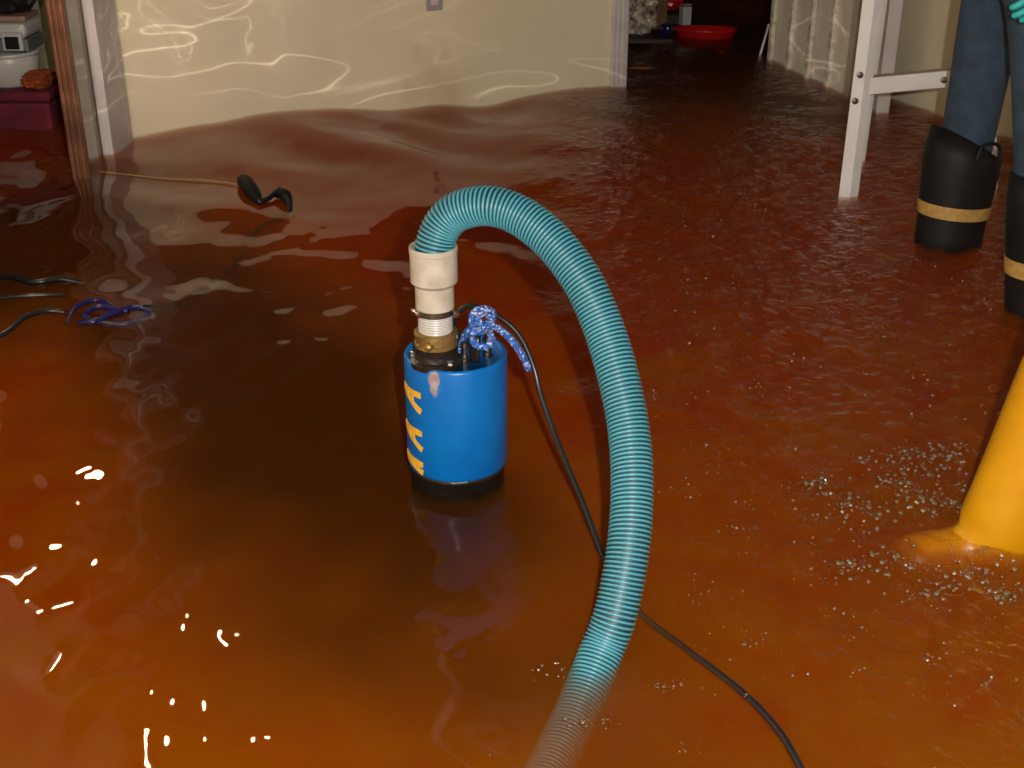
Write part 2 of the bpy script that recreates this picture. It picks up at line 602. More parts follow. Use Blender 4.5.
def loft(name, rings, seg=24, caps=True):
    """rings: (centre, half-width vector u, half-depth vector v)"""
    vs, fs = [], []
    for c, u, v in rings:
        for k in range(seg):
            a = 2 * PI * k / seg
            vs.append(V(c) + V(u) * math.cos(a) + V(v) * math.sin(a))
    for i in range(len(rings) - 1):
        for k in range(seg):
            k2 = (k + 1) % seg
            fs.append((i * seg + k, i * seg + k2, (i + 1) * seg + k2, (i + 1) * seg + k))
    if caps:
        fs.append(tuple(range(seg))[::-1])
        fs.append(tuple((len(rings) - 1) * seg + k for k in range(seg)))
    return recalc(mesh(name, vs, fs))

def skin(name, verts, edges, radii, m, parent=None, root=0, sub=2):
    me = bpy.data.meshes.new(name)
    me.from_pydata([tuple(v) for v in verts], edges, [])
    o = link(name, me, m, parent)
    md = o.modifiers.new('skin', 'SKIN')
    md.use_smooth_shade = True
    sv = me.skin_vertices[0].data
    for i, r in enumerate(radii):
        sv[i].radius = r if hasattr(r, '__len__') else (r, r)
        sv[i].use_root = (i == root)
    s = o.modifiers.new('sub', 'SUBSURF')
    s.levels = s.render_levels = sub
    return o

# ------------------------------------------------------------------ the room
CEIL = 2.40
A, B = W(128, 137), W(623, 85)
dAB = (B - A).normalized()
struct = lambda o: tag(o, kind='structure')

floor_o = struct(box('floor', (-4.6, -2.2, FLOOR - 0.1), (4.2, 10.2, FLOOR), M['floor'], bevel=0))
ceil_o = struct(box('ceiling', (-4.6, -2.2, CEIL), (4.2, 10.2, CEIL + 0.1), M['ceiling'], bevel=0))

stainp = P(432, 82, 5.72)
M['cream'] = wall_paint('cream_wall_paint', tuple(stainp))
M['cream2'] = wall_paint('cream_wall_paint_plain')
Aw, Bw = A - dAB * 0.05, B
wall_back = struct(slab('wall_back', Aw, Bw, FLOOR, CEIL, 0.12, M['cream']))
M['panel'] = mat('dark_wood_panelling', (0.045, 0.022, 0.012), 0.5, var=0.4, vscale=5, bump=0.2, bscale=20)
nb_ = V((dAB.y, -dAB.x, 0))
upper = struct(slab('wall_back_upper', Aw + nb_ * 0.004, Bw - dAB * 0.08 + nb_ * 0.004, 0.56, CEIL, 0.012, M['panel'], side=-1))
uinv = Matrix.LocRotScale(upper.location, upper.rotation_euler, None).inverted()
Lw = (Bw - Aw).length - 0.08
for i in range(12):
    q0 = Aw + dAB * (Lw * i / 12 + 0.003) + nb_ * 0.015
    pb = slab('panel_board', q0, q0 + dAB * (Lw / 12 - 0.006), 0.57, CEIL - 0.01, 0.008, M['panel'], upper, bevel=0.002, side=-1)
    pb.matrix_parent_inverse = uinv
# casing round the wide doorway: a flat board with two raised beads
nB = V((dAB.y, -dAB.x, 0))
cas = struct(slab('trim_1', B - dAB * 0.078, B + dAB * 0.004, FLOOR, CEIL, 0.018, M['trim'], bevel=0.003, side=-1))
for off, wd in ((0.012, 0.014), (0.040, 0.012), (0.064, 0.012)):
    q = B - dAB * off + nB * 0.017
    slab('bead', q - dAB * wd, q, FLOOR, CEIL, 0.006, M['trim'], None, bevel=0.002, side=-1).parent = cas
    bo = cas.children[-1] if cas.children else None
for bo in list(cas.children):
    bo.matrix_parent_inverse = Matrix.LocRotScale(cas.location, cas.rotation_euler, None).inverted()
struct(slab('trim_2', B + dAB * 0.004, B + dAB * 0.02, FLOOR, CEIL, 0.13, M['trim'], bevel=0.002))

# left side: the casing and jamb of the doorway in the left wall
XL = -1.588
struct(box('trim_3', (XL - 0.075, A.y - 0.015, FLOOR), (XL + 0.008, A.y + 0.012, CEIL), M['trim']))
struct(box('trim_4', (XL - 0.012, 4.80, FLOOR), (XL + 0.030, 5.075, CEIL), M['trim']))
struct(box('trim_5', (XL - 0.075, 4.76, FLOOR), (XL - 0.019, 5.06, CEIL), M['jamb']))
t6 = struct(box('trim_6', (-1.625, 4.505, FLOOR), (-1.565, 4.535, CEIL), M['wood']))
for x0, y0, wd in ((-1.622, 4.490, 0.015), (-1.600, 4.496, 0.009), (-1.581, 4.490, 0.014)):
    b_ = box('moulding', (x0, y0, FLOOR), (x0 + wd, y0 + 0.02, CEIL), M['wood'], bevel=0.004)
    b_.parent = t6
    b_.matrix_parent_inverse = Matrix.Translation(t6.location).inverted()
struct(box('trim_7', (XL - 0.16, 3.35, 1.75), (XL, 4.47, CEIL), M['cream2'], bevel=0))
struct(box('wall_left', (XL - 0.16, -2.0, FLOOR), (XL, 3.35, CEIL), M['cream2'], bevel=0))
# left room
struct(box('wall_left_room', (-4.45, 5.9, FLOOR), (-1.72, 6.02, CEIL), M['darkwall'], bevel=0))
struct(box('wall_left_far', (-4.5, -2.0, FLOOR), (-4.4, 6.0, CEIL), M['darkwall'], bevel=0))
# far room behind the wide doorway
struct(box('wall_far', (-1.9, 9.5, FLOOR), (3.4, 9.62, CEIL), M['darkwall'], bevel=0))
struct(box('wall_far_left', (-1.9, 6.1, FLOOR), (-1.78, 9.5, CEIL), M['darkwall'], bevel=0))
# right: boarded partition running away from the doorway
J0, J1 = W(848, 96), W(770, 61)
dJ = (J1 - J0).normalized()
nJ = V((dJ.y, -dJ.x, 0))           # away from the room
part = struct(slab('wall_partition', J0 + nJ * 0.03, J1 + nJ * 0.03 , FLOOR, CEIL, 0.06, M['plank'], side=-1))
pinv = Matrix.LocRotScale(part.location, part.rotation_euler, None).inverted()
LJ = (J1 - J0).length
npl = 4
for i in range(npl):
    a_, b_ = J0 + dJ * (LJ * i / npl + 0.004), J0 + dJ * (LJ * (i + 1) / npl - 0.004)
    pl = slab('plank', a_ + nJ * (0.004 * (i % 2)), b_ + nJ * (0.004 * (i % 2)), FLOOR, CEIL, 0.03, M['plank'], part, bevel=0.003, side=-1)
    pl.matrix_parent_inverse = pinv
    bt = slab('batten', b_ - dJ * 0.035, b_, FLOOR, CEIL, 0.022, M['batten'], part, bevel=0.003, side=1)
    bt.matrix_parent_inverse = pinv
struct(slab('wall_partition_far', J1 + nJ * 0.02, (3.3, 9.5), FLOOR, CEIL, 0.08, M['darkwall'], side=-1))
# jamb and casing right of the doorway, and the right wall
struct(box('trim_8', (1.575, 5.66, FLOOR), (1.70, 5.845, CEIL), M['jamb']))
K = W(884, 113)
struct(box('trim_9', (K.x - 0.035, K.y, FLOOR), (K.x + 0.022, K.y + 0.16, CEIL), M['trim']))
R0, R1 = W(889, 98), W(941, 116)
dR = (R1 - R0).normalized()
R2 = R0 + dR * 8.0
struct(slab('wall_right', R0 - dR * 0.1, R2, FLOOR, CEIL, 0.12, M['cream2'], side=1))
struct(box('trim_10', (B.x - 0.05, 5.86, 1.95), (1.7, 6.2, CEIL), M['trim'], bevel=0))
struct(box('wall_front', (XL - 3, -2.15, FLOOR), (4.1, -2.0, CEIL), M['cream2'], bevel=0))

# ------------------------------------------------------------------ flood water
def grad_axis(segs):
    out = []
    for a, b, s in segs:
        n = max(1, int(round((b - a) / s)))
        out += list(np.linspace(a, b, n, endpoint=False))
    out.append(segs[-1][1])
    return np.array(out)
xs = grad_axis([(-4.39, -2.0, 0.08), (-2.0, -1.0, 0.022), (-1.0, 1.6, 0.0115), (1.6, 2.2, 0.03), (2.2, 4.0, 0.12)])
ys = grad_axis([(-1.99, 1.0, 0.10), (1.0, 3.0, 0.0115), (3.0, 4.5, 0.017), (4.5, 6.5, 0.026), (6.5, 9.49, 0.06)])
X, Y = np.meshgrid(xs, ys)

def smooth(t):
    t = np.clip(t, 0, 1)
    return t * t * (3 - 2 * t)

def sines(X, Y, lam0, lam1, n, slope, seed, ang=None, spread=PI):
    g = np.random.default_rng(seed)
    Z = np.zeros_like(X)
    for _ in range(n):
        lam = math.exp(g.uniform(math.log(lam0), math.log(lam1)))
        th = g.uniform(0, 2 * PI) if ang is None else ang + g.uniform(-spread, spread)
        k = 2 * PI / lam
        # wobble the crests so they do not read as straight lines
        wx = X + 0.25 * lam * np.sin(Y * k * 0.31 + g.uniform(0, 6))
        wy = Y + 0.25 * lam * np.sin(X * k * 0.27 + g.uniform(0, 6))
        Z += slope / math.sqrt(n) / k * 1.41 * np.sin(k * (wx * math.cos(th) + wy * math.sin(th)) + g.uniform(0, 6.28))
    return Z

def wave(X, Y):
    stir = smooth((X - (0.05 - 0.05 * (Y - 2))) / 0.65) * smooth((Y - 1.15) / 0.6) * (1 - 0.75 * smooth((Y - 4.6) / 1.0))
    far = smooth((Y - 2.6) / 1.6)
    calm = 1 - stir
    Z = sines(X, Y, 0.9, 2.2, 7, 0.030, 3)
    Z += sines(X, Y, 0.30, 0.70, 9, 0.066, 5, ang=0.6, spread=0.9) * (0.35 + 0.65 * far) * (0.5 + 0.5 * calm)
    Z += sines(X, Y, 0.14, 0.34, 12, 0.075, 8) * (0.42 * calm * (1 - 0.35 * far) + 0.9 * stir)
    Z += sines(X, Y, 0.05, 0.13, 16, 0.21, 13) * stir
    Z += sines(X, Y, 0.07, 0.20, 12, 0.060, 17) * calm * (0.62 - 0.42 * far)
    # swell heaped up against the back wall, pump suction rings, splash by the boot
    c = W(285, 122)
    Z += 0.040 * np.exp(-(((X - c.x) / 0.42) ** 2 + ((Y - c.y) / 0.5) ** 2))
    c = W(400, 150)
    Z += 0.020 * np.exp(-(((X - c.x + 0.5 * (Y - c.y)) / 0.16) ** 2 + ((Y - c.y) / 0.6) ** 2))
    r = np.hypot(X + 0.11, Y - 2.28)
    Z += 0.0016 * np.sin(2 * PI * r / 0.055) * np.exp(-r / 0.16)
    c = W(880, 520)
    q = np.exp(-(((X - c.x) / 0.28) ** 2 + ((Y - c.y) / 0.25) ** 2))
    Z += q * sines(X, Y, 0.03, 0.07, 14, 0.22, 23)
    return Z
Z = wave(X, Y)
def wz(x, y):
    return float(wave(np.array([[x]]), np.array([[y]]))[0, 0])

ny, nx = X.shape
nv = nx * ny
idx = np.arange(nv).reshape(ny, nx)
top = np.stack([X, Y, Z], -1).reshape(-1, 3)
q = np.stack([idx[:-1, :-1], idx[:-1, 1:], idx[1:, 1:], idx[1:, :-1]], -1).reshape(-1, 4)
# rim of the body of water and its underside, just above the floor
rim = np.concatenate([idx[0, :], idx[1:, -1], idx[-1, -2::-1], idx[-2:0:-1, 0]])
low = top[rim].copy()
low[:, 2] = FLOOR + 0.001
nb = len(rim)
lo_i = np.arange(nb) + nv
sideq = np.stack([rim, lo_i, np.roll(lo_i, -1), np.roll(rim, -1)], -1)
faces = q.tolist() + sideq.tolist() + [lo_i[::-1].tolist()]
wme = bpy.data.meshes.new('flood_water')
wme.from_pydata(np.concatenate([top, low]).tolist(), [], faces)
wme.polygons.foreach_set('use_smooth', [True] * len(q) + [False] * (nb + 1))
wme.update()
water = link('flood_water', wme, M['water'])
tag(water, 'rippling murky brown flood water covering the whole basement floor', 'water', kind='stuff')

# ------------------------------------------------------------------ the submersible pump
PC = V((-0.113, 2.285, 0.0))
RP, ZB, ZT = 0.1035, 0.038, 0.283
CHIP = (-0.038, -0.096, ZT - 0.022)
M['pump'] = pump_paint()
pump = empty('submersible_pump', (PC.x, PC.y, FLOOR), 'blue cylindrical submersible pump with yellow letters standing in the flood water', 'pump')
off = V((0, 0, -FLOOR))          # pump-local z = 0 is the floor; add off to use water-level heights
pl = lambda o: setattr(o, 'location', V(o.location) + off) or o
pl(link('pump_shell', lathe('pump_shell', [(RP - 0.004, ZB), (RP - 0.001, ZB + 0.002), (RP, ZB + 0.006), (RP, ZT - 0.006), (RP - 0.002, ZT - 0.001),
      (RP - 0.005, ZT), (RP - 0.010, ZT - 0.001), (RP - 0.012, ZT - 0.006), (0.0, ZT - 0.006)], 72), M['pump'], pump))
pl(link('pump_base', lathe('pump_base', [(0.0, FLOOR), (0.085, FLOOR), (0.092, FLOOR + 0.006), (0.092, FLOOR + 0.05), (0.097, FLOOR + 0.055), (0.097, ZB - 0.012),
      (0.099, ZB - 0.010), (0.099, ZB + 0.001), (0.0, ZB + 0.001)], 60), M['blackiron'], pump))
# seam strip with little drips along the front
# black discharge flange under the fitting
FX, FY = -0.036, -0.040
def fit(name, prof, m, seg=40):
    o = link(name, lathe(name, prof, seg), m, pump, (FX, FY, 0))
    flat(o, 30)
    return pl(o)
fl = fit('discharge_flange', [(0.052, ZT - 0.008), (0.052, ZT + 0.002), (0.048, ZT + 0.006), (0.043, ZT + 0.008), (0.041, ZT + 0.018), (0.0425, ZT + 0.02), (0.0425, ZT + 0.032), (0.0, ZT + 0.032)], M['blackiron'])
def bolt(x, y, z, parent, r=0.0075):
    o = link('bolt', lathe('bolt', [(r * 1.25, 0), (r * 1.25, 0.003), (r, 0.003), (r, 0.009), (r * 0.6, 0.011), (0, 0.0115)], 6), M['steel'], parent, (x, y, z))
    flat(o, 30)
    return o
for a in (-50, 60, 170):
    bolt(0.045 * math.cos(math.radians(a)), 0.045 * math.sin(math.radians(a)), ZT + 0.004, fl)
fit('brass_coupling', [(0.039, ZT + 0.031), (0.0425, ZT + 0.033), (0.0425, ZT + 0.041), (0.0405, ZT + 0.042), (0.0405, ZT + 0.054), (0.0425, ZT + 0.055), (0.0425, ZT + 0.061), (0.036, ZT + 0.063), (0.0, ZT + 0.063)], M['brass'])
bc = [o for o in pump.children if o.name.startswith('brass_coupling')][0]
for a in (-105, 75):
    lg = link('lug', lathe('lug', [(0.008, 0), (0.008, 0.012), (0.006, 0.015), (0, 0.016)], 16), M['brass'], bc,
         (0.036 * math.cos(math.radians(a)), 0.036 * math.sin(math.radians(a)), ZT + 0.045))
    lg.rotation_euler = (PI / 2, 0, math.radians(a + 90))
prof = [(0.033, ZT + 0.06)]
for i in range(9):
    z = ZT + 0.062 + i * 0.0052
    prof += [(0.0325, z), (0.0338, z + 0.0026)]
prof += [(0.0325, ZT + 0.112), (0.0, ZT + 0.112)]
fit('threaded_nipple', prof, M['pvc2'])
fit('clamp_band', [(0.0335, ZT + 0.099), (0.0365, ZT + 0.099), (0.0365, ZT + 0.113), (0.0335, ZT + 0.113)], M['dsteel'])
cb = [o for o in pump.children if o.name.startswith('clamp_band')][0]
for sgn, nm in ((-1, 'clamp_screw'), (1, 'clamp_lug')):
    s_ = link(nm, lathe(nm, [(0.0, -0.014), (0.0055, -0.014), (0.0055, -0.004), (0.0035, -0.003), (0.0035, 0.010), (0.006, 0.011), (0.006, 0.016), (0, 0.017)], 12), M['steel'], cb, (sgn * 0.036, -0.016, ZT + 0.106))
    s_.rotation_euler = (PI / 2, 0.2, 0.5)
    flat(s_, 30)
fit('pipe_socket', [(0.0345, ZT + 0.110), (0.0375, ZT + 0.112), (0.0375, ZT + 0.158), (0.040, ZT + 0.160), (0.0455, ZT + 0.166), (0.0455, ZT + 0.224), (0.0465, ZT + 0.225), (0.0465, ZT + 0.234),
    (0.0455, ZT + 0.2355), (0.0415, ZT + 0.2355), (0.041, ZT + 0.18), (0.0, ZT + 0.178)], M['pvc'], 48)
# lifting handle: strap bracket with two studs
hx, hy = 0.028, -0.022
hd = empty('handle', (0, 0, 0)); hd.parent = pump; hd.location = off
bpy.data.objects.remove(hd)
strap = [V((hx + 0.012, hy + y, ZT - 0.006 + z)) for y, z in ((-0.018, 0.0), (-0.018, 0.035), (-0.010, 0.052), (0.01, 0.056), (0.045, 0.052), (0.055, 0.035), (0.055, 0.0))]
hnd = pl(link('handle', sweep('handle', catmull(strap, 5), [(0.0105, 0.0032)] * 31, 10), M['blackiron'], pump))
for dx, dy in ((-0.008, -0.018), (0.036, 0.012)):
    st = link('stud', lathe('stud', [(0.0105, 0), (0.0105, 0.006), (0.0085, 0.006), (0.0085, 0.014), (0.0055, 0.014), (0.0055, 0.032), (0.007, 0.033), (0.007, 0.042), (0.004, 0.044), (0, 0.044)], 10), M['dsteel'], hnd,
         (hx + dx, hy + dy, ZT - 0.006))
    flat(st, 30)
# yellow hand-painted letters AAA, read upwards on the left flank
def stroke(name, p0, p1, wd, parent):
    """p = (angle along the shell in metres of arc, z); thin raised paint"""
    n = 10
    d = V((p1[0] - p0[0], p1[1] - p0[1])).normalized()
    nn = V((-d.y, d.x)) * wd / 2
    vs, fs = [], []
    for rr in (RP + 0.0016, RP - 0.0006):
        for i in range(n + 1):
            t = i / n
            for s in (-1, 1):
                wob = 1 + 0.12 * math.sin(7 * t + p0[1] * 90)
                u = p0[0] + (p1[0] - p0[0]) * t + nn.x * s * wob
                z = p0[1] + (p1[1] - p0[1]) * t + nn.y * s * wob
                a = -PI / 2 + u / RP
                vs.append((rr * math.cos(a), rr * math.sin(a), z))
    m_ = 2 * (n + 1)
    for i in range(n):
        a, b, c, d_ = 2 * i, 2 * i + 1, 2 * i + 3, 2 * i + 2
        fs += [(a, b, c, d_), (m_ + a, m_ + d_, m_ + c, m_ + b), (a, d_, m_ + d_, m_ + a), (b, m_ + b, m_ + c, c)]
    fs += [(0, m_, m_ + 1, 1), (2 * n, 2 * n + 1, m_ + 2 * n + 1, m_ + 2 * n)]
    return vs, fs
for z0, z1 in ((0.180, 0.228), (0.095, 0.143), (0.042, 0.072)):
    u0, u1 = -0.072, -0.142        # foot and apex of the letter along the flank
    zm = z0 + (z1 - z0) * 0.86
    vs, fs = [], []
    for p0, p1, wd in (((u0, z1 - 0.006), (u1, zm), 0.0115), ((u1, zm), (u0, z0 + 0.006), 0.0115), ((u0 - 0.026, z1 - 0.008), (u0 - 0.026, z0 + (z1 - z0) * 0.40), 0.0075)):
        v_, f_ = stroke('s', p0, p1, wd, None)
        k0 = len(vs)
        vs += v_
        fs += [tuple(k0 + i for i in f) for f in f_]
    pl(link('letter_a', recalc(mesh('letter_a', vs, fs, False)), M['letter'], pump))

# power cable of the pump
cab = [V((PC.x + 0.0, PC.y + 0.045, ZT - 0.006)), V((PC.x - 0.005, PC.y + 0.05, ZT + 0.04)), P(468, 306, 2.33), P(497, 316, 2.31), P(519, 335, 2.29), P(533, 365, 2.26), P(541, 395, 2.23), P(557, 440, 2.17), P(583, 503, 2.06), P(606, 561, 1.955)]
cab += [W(640, 612, -0.020), W(681, 645, -0.020), W(742, 692, -0.016), W(778, 730, -0.012), W(802, 770, -0.012), W(840, 850, -0.03), W(900, 960, -0.11)]
cp_ = [p - PC - V((0, 0, FLOOR)) for p in catmull(cab, 8)]
link('power_cable', sweep('power_cable', cp_, 0.0058, 10), M['cable'], pump)
gl_ = link('cable_gland', lathe('cable_gland', [(0.014, 0), (0.014, 0.012), (0.010, 0.014), (0.010, 0.03), (0.007, 0.034), (0.0, 0.034)], 16), M['blackiron'], pump, (0.0, 0.045, ZT - 0.006 - FLOOR))

# blue rope tied to the handle
rope = empty('braided_rope', PC + V((hx, hy, ZT + 0.04)), 'blue braided rope knotted round the handle on top of the pump', 'rope')
def rp(name, pts, r):
    c = [p - rope.location for p in catmull(pts, 8)]
    return link(name, sweep(name, c, r, 9), M['rope'], rope)
yk = PC.y + hy
RR = 0.0074
rp('knot_loop', [P(478, 334, yk - .005), P(472, 323, yk - .015), P(474, 313, yk - .02), P(484, 309, yk - .015), P(493, 313, yk), P(490, 322, yk + .008), P(481, 327, yk - .012), P(482, 335, yk - .02)], RR)
rp('knot_loop', [P(484, 330, yk - .018), P(473, 333, yk - .024), P(474, 343, yk - .02), P(484, 347, yk - .018), P(491, 342, yk - .012), P(490, 333, yk - .01), P(483, 326, yk - .02)], RR)
rp('knot_loop', [P(487, 311, yk - .022), P(479, 316, yk - .028), P(480, 324, yk - .03), P(487, 328, yk - .02), P(492, 320, yk - .008), P(486, 313, yk + .004)], RR)
rp('rope_tail', [P(480, 329, yk - .026), P(490, 325, yk - .028), P(502, 331, yk - .02), P(513, 342, yk - .015), P(522, 355, yk - .012), P(529, 370, yk - .01)], RR)
rp('rope_tail', [P(482, 328, yk - .008), P(468, 331, yk + .005), P(461, 345, yk + .02), P(458, 352, yk + .03)], RR * 0.9)

# ------------------------------------------------------------------ ribbed hose
hp = [V((PC.x + FX, PC.y + FY, ZT + 0.186)), V((PC.x + FX, PC.y + FY, ZT + 0.225)), P(442, 226, 2.250), P(459, 211, 2.245), P(489, 206, 2.225), P(520, 216, 2.20), P(553, 242, 2.16), P(583, 282, 2.11), P(604, 329, 2.06),
      P(619, 380, 2.00), P(629, 432, 1.94), P(632, 490, 1.87), P(628, 550, 1.80), P(616, 612, 1.740), W(600, 655, -0.016), W(574, 718, -0.070), W(540, 790, -0.088), W(490, 900, -0.09)]
hose = empty('ribbed_hose', hp[0], 'teal ribbed suction hose arching from the white pipe socket down into the water', 'hose')
hc = resample(catmull(hp, 20), 0.006)
hc = [p - hp[0] for p in hc]
HR = 0.0345
link('hose_tube', sweep('hose_tube', hc, HR, 28), M['tealdark'], hose)
fr = frames(hc)
pitch = 0.0078
hl = []
acc = 0.0
per = 22
i = 0
S = [0.0]
for a, b in zip(hc, hc[1:]):
    S.append(S[-1] + (b - a).length)
tot = S[-1]
nh = int(tot / pitch * per)
for k in range(nh):
    s = k / per * pitch
    while i < len(S) - 2 and S[i + 1] < s:
        i += 1
    t = min(1, (s - S[i]) / (S[i + 1] - S[i]))
    c = hc[i].lerp(hc[i + 1], t)
    n = fr[i][1].lerp(fr[i + 1][1], t).normalized()
    b = fr[i][2].lerp(fr[i + 1][2], t).normalized()
    a = 2 * PI * k / per
    hl.append((c, n * math.cos(a) + b * math.sin(a), fr[i][0]))
vs, fs = [], []
sec = [(-0.0022, -0.001), (-0.0018, 0.0024), (0.0, 0.0034), (0.0018, 0.0024), (0.0022, -0.001)]
for c, e, t in hl:
    for u, v in sec:
        vs.append(c + e * (HR + v) + t * u)
ns = len(sec)
for k in range(len(hl) - 1):
    for j in range(ns - 1):
        fs.append((k * ns + j, k * ns + j + 1, (k + 1) * ns + j + 1, (k + 1) * ns + j))
link('spiral_rib', mesh('spiral_rib', vs, fs), M['teal'], hose)

# ------------------------------------------------------------------ white metal stand by the doorway
g0 = W(850, 196)
stand = empty('metal_stand', (g0.x, g0.y, FLOOR), 'white metal stand with a bolted crossbar standing in the water by the doorway', 'stand')
def to(o, par):
    o.parent = par
    o.matrix_parent_inverse = Matrix.Translation(par.location).inverted()
    return o
def angle_leg(name, foot, top, wdt=0.034, th=0.004, yaw=-35):
    """an angle-iron leg: two flanges meeting in a ridge that faces the room"""
    d = (top - foot)
    L = d.length
    q_ = d.to_track_quat('Z', 'Y')
    vs = [(-wdt, wdt * 0.55, 0), (0, 0, 0), (wdt, wdt * 0.55, 0), (wdt, wdt * 0.55 + th, 0), (0, th * 1.4, 0), (-wdt, wdt * 0.55 + th, 0)]
    n = 6
    allv = [V(v) for v in vs] + [V((v[0], v[1], L)) for v in vs]
    fs = [(k, (k + 1) % n, n + (k + 1) % n, n + k) for k in range(n)] + [(0, 5, 4, 1), (1, 4, 3, 2), (6, 7, 10, 11), (7, 8, 9, 10)]
    allv = [foot + Matrix.Rotation(math.atan2(d.x, d.z) , 3, 'Y') @ Matrix.Rotation(-math.atan2(d.y, math.hypot(d.x, d.z)), 3, 'X') @ v for v in allv]
    me = recalc(mesh(name, allv, fs, False))
    return link(name, me, M['metalwhite'])
def ext(p, q, z):
    t = (z - p.z) / (q.z - p.z)
    return p + (q - p) * t
def leg_line(pa, Ya, pb, Yb):
    a, b = P(*pa, Ya), P(*pb, Yb)
    return ext(a, b, FLOOR), ext(a, b, 1.02)
Y1 = g0.y
fa, ta = leg_line((850, 195), Y1, (874, 5), Y1)
l1 = to(angle_leg('leg', fa, ta), stand)
fb, tb = leg_line((859, 150), Y1 + 0.42, (879, 5), Y1 + 0.42)
to(angle_leg('leg', fb, tb), stand)
fc, tc_ = leg_line((990, 190), Y1 + 0.1, (984, 5), Y1 + 0.1)
to(angle_leg('leg', fc, tc_), stand)
fd, td = leg_line((985, 160), Y1 + 0.45, (982, 5), Y1 + 0.45)
to(angle_leg('leg', fd, td), stand)
def beam(name, a, b, hgt, dep, m):
    d = b - a
    o = link(name, boxm(name, (d.length, dep, hgt), 0.002), m, None, (a + b) / 2)
    o.rotation_euler = (0, -math.atan2(d.z, math.hypot(d.x, d.y)), math.atan2(d.y, d.x))
    return o
ca, cb_ = P(864, 87, Y1 + 0.012), P(990, 75, Y1 + 0.09)
cbar = to(beam('crossbar', ca, cb_, 0.056, 0.004, M['metalwhite']), stand)
to(beam('crossbar_flange', ca + V((0, 0.02, 0.028)), cb_ + V((0, 0.02, 0.028)), 0.004, 0.040, M['jamb']), stand)
to(box('stand_top', (min(ta.x, tb.x) - 0.08, Y1 - 0.08, 1.02), (tc_.x + 0.1, Y1 + 0.55, 1.05), M['metalwhite']), stand)
def stand_bolt(p):
    o = link('bolt', lathe('bolt', [(0.011, -0.002), (0.011, 0.003), (0.007, 0.004), (0.007, 0.008), (0, 0.009)], 12), M['dsteel'], None, p)
    o.rotation_euler = (PI / 2, 0, 0)
    to(flat(o, 30), stand)
stand_bolt(P(860, 75, Y1 + 0.004)); stand_bolt(P(855, 101, Y1 + 0.004)); stand_bolt(P(944, 80, Y1 + 0.055))

# ------------------------------------------------------------------ people
def boot(name, ankle, toe_dir, top_c, m, parent, top_r=0.098, ank_r=0.078, foot_len=0.25, sole=FLOOR, tilt=0.0, band=None, lean_top=None, loop=True):
    """rubber boot: continuous shaft and foot; ankle = ground point under the shin"""
    t = V((toe_dir[0], toe_dir[1], 0)).normalized()
    s = V((-t.y, t.x, 0))
    a = V((ankle[0], ankle[1], 0))
    rings = []
    def ring(c, along, up, wid, hgt):
        rings.append((c, s * wid, (along * hgt)))
    # shaft, from the rim down
    tc = V(top_c)
    base = a + V((0, 0, sole + 0.115))
    n = 9
    for k in range(n):
        f = k / (n - 1)
        c = tc.lerp(base, f)
        ax = (base - tc).normalized()
        fw = (t - ax * t.dot(ax)).normalized()
        if lean_top and k == 0:
            fw = (fw + V((0, 0, lean_top))).normalized()
        rr = top_r + (ank_r - top_r) * smoothf(f)
        rings.append((c, s * rr * 0.92, fw * rr * (1.0 + 0.10 * f)))
    # turn through the instep into the foot: (top x, z), (bottom x, z), half width
    k = foot_len / 0.248
    for tx, tz, bx_, bz, wd in ((.100, .104, -.078, .055, .068), (.115, .097, -.062, .010, .062), (.140, .092, -.010, 0, .057), (.170, .088, .060, 0, .055), (.200, .082, .130, 0, .054), (.225, .072, .190, .002, .049), (.243, .055, .225, .010, .036), (.248, .040, .240, .022, .015)):
        tp = a + t * tx * k + V((0, 0, sole + tz + tx * tilt))
        bt_ = a + t * bx_ * k + V((0, 0, sole + bz + max(bx_, 0) * tilt))
        rings.append(((tp + bt_) / 2, s * wd, (tp - bt_) / 2))
    o = link(name, loft(name, rings, 28), m, parent)
    if band is not None:
        rg = []
        for f in (band, band + 0.125):
            c = tc.lerp(base, f)
            ax = (base - tc).normalized()
            fw = (t - ax * t.dot(ax)).normalized()
            rr = top_r + (ank_r - top_r) * smoothf(f) + 0.0035
            rg.append((c, s * rr * 0.92, fw * rr * (1.0 + 0.10 * f)))
        link('boot_band', loft('boot_band', rg, 36, caps=False), M['bootband'], o)
    if loop:
        ax = (tc - base).normalized()
        fw = (t - ax * t.dot(ax)).normalized()
        pts = [tc + s * (top_r * 0.93 * sgnl) + fw * d + ax * z for sgnl, d, z in ((1, -0.045, -0.03), (1, -0.035, 0.012), (1, 0.0, 0.026), (1, 0.035, 0.012), (1, 0.045, -0.03))]
        link('pull_loop', sweep('pull_loop', catmull(pts, 6), (0.006), 8), m, o)
    return o
def smoothf(t):
    t = min(1, max(0, t))
    return t * t * (3 - 2 * t)

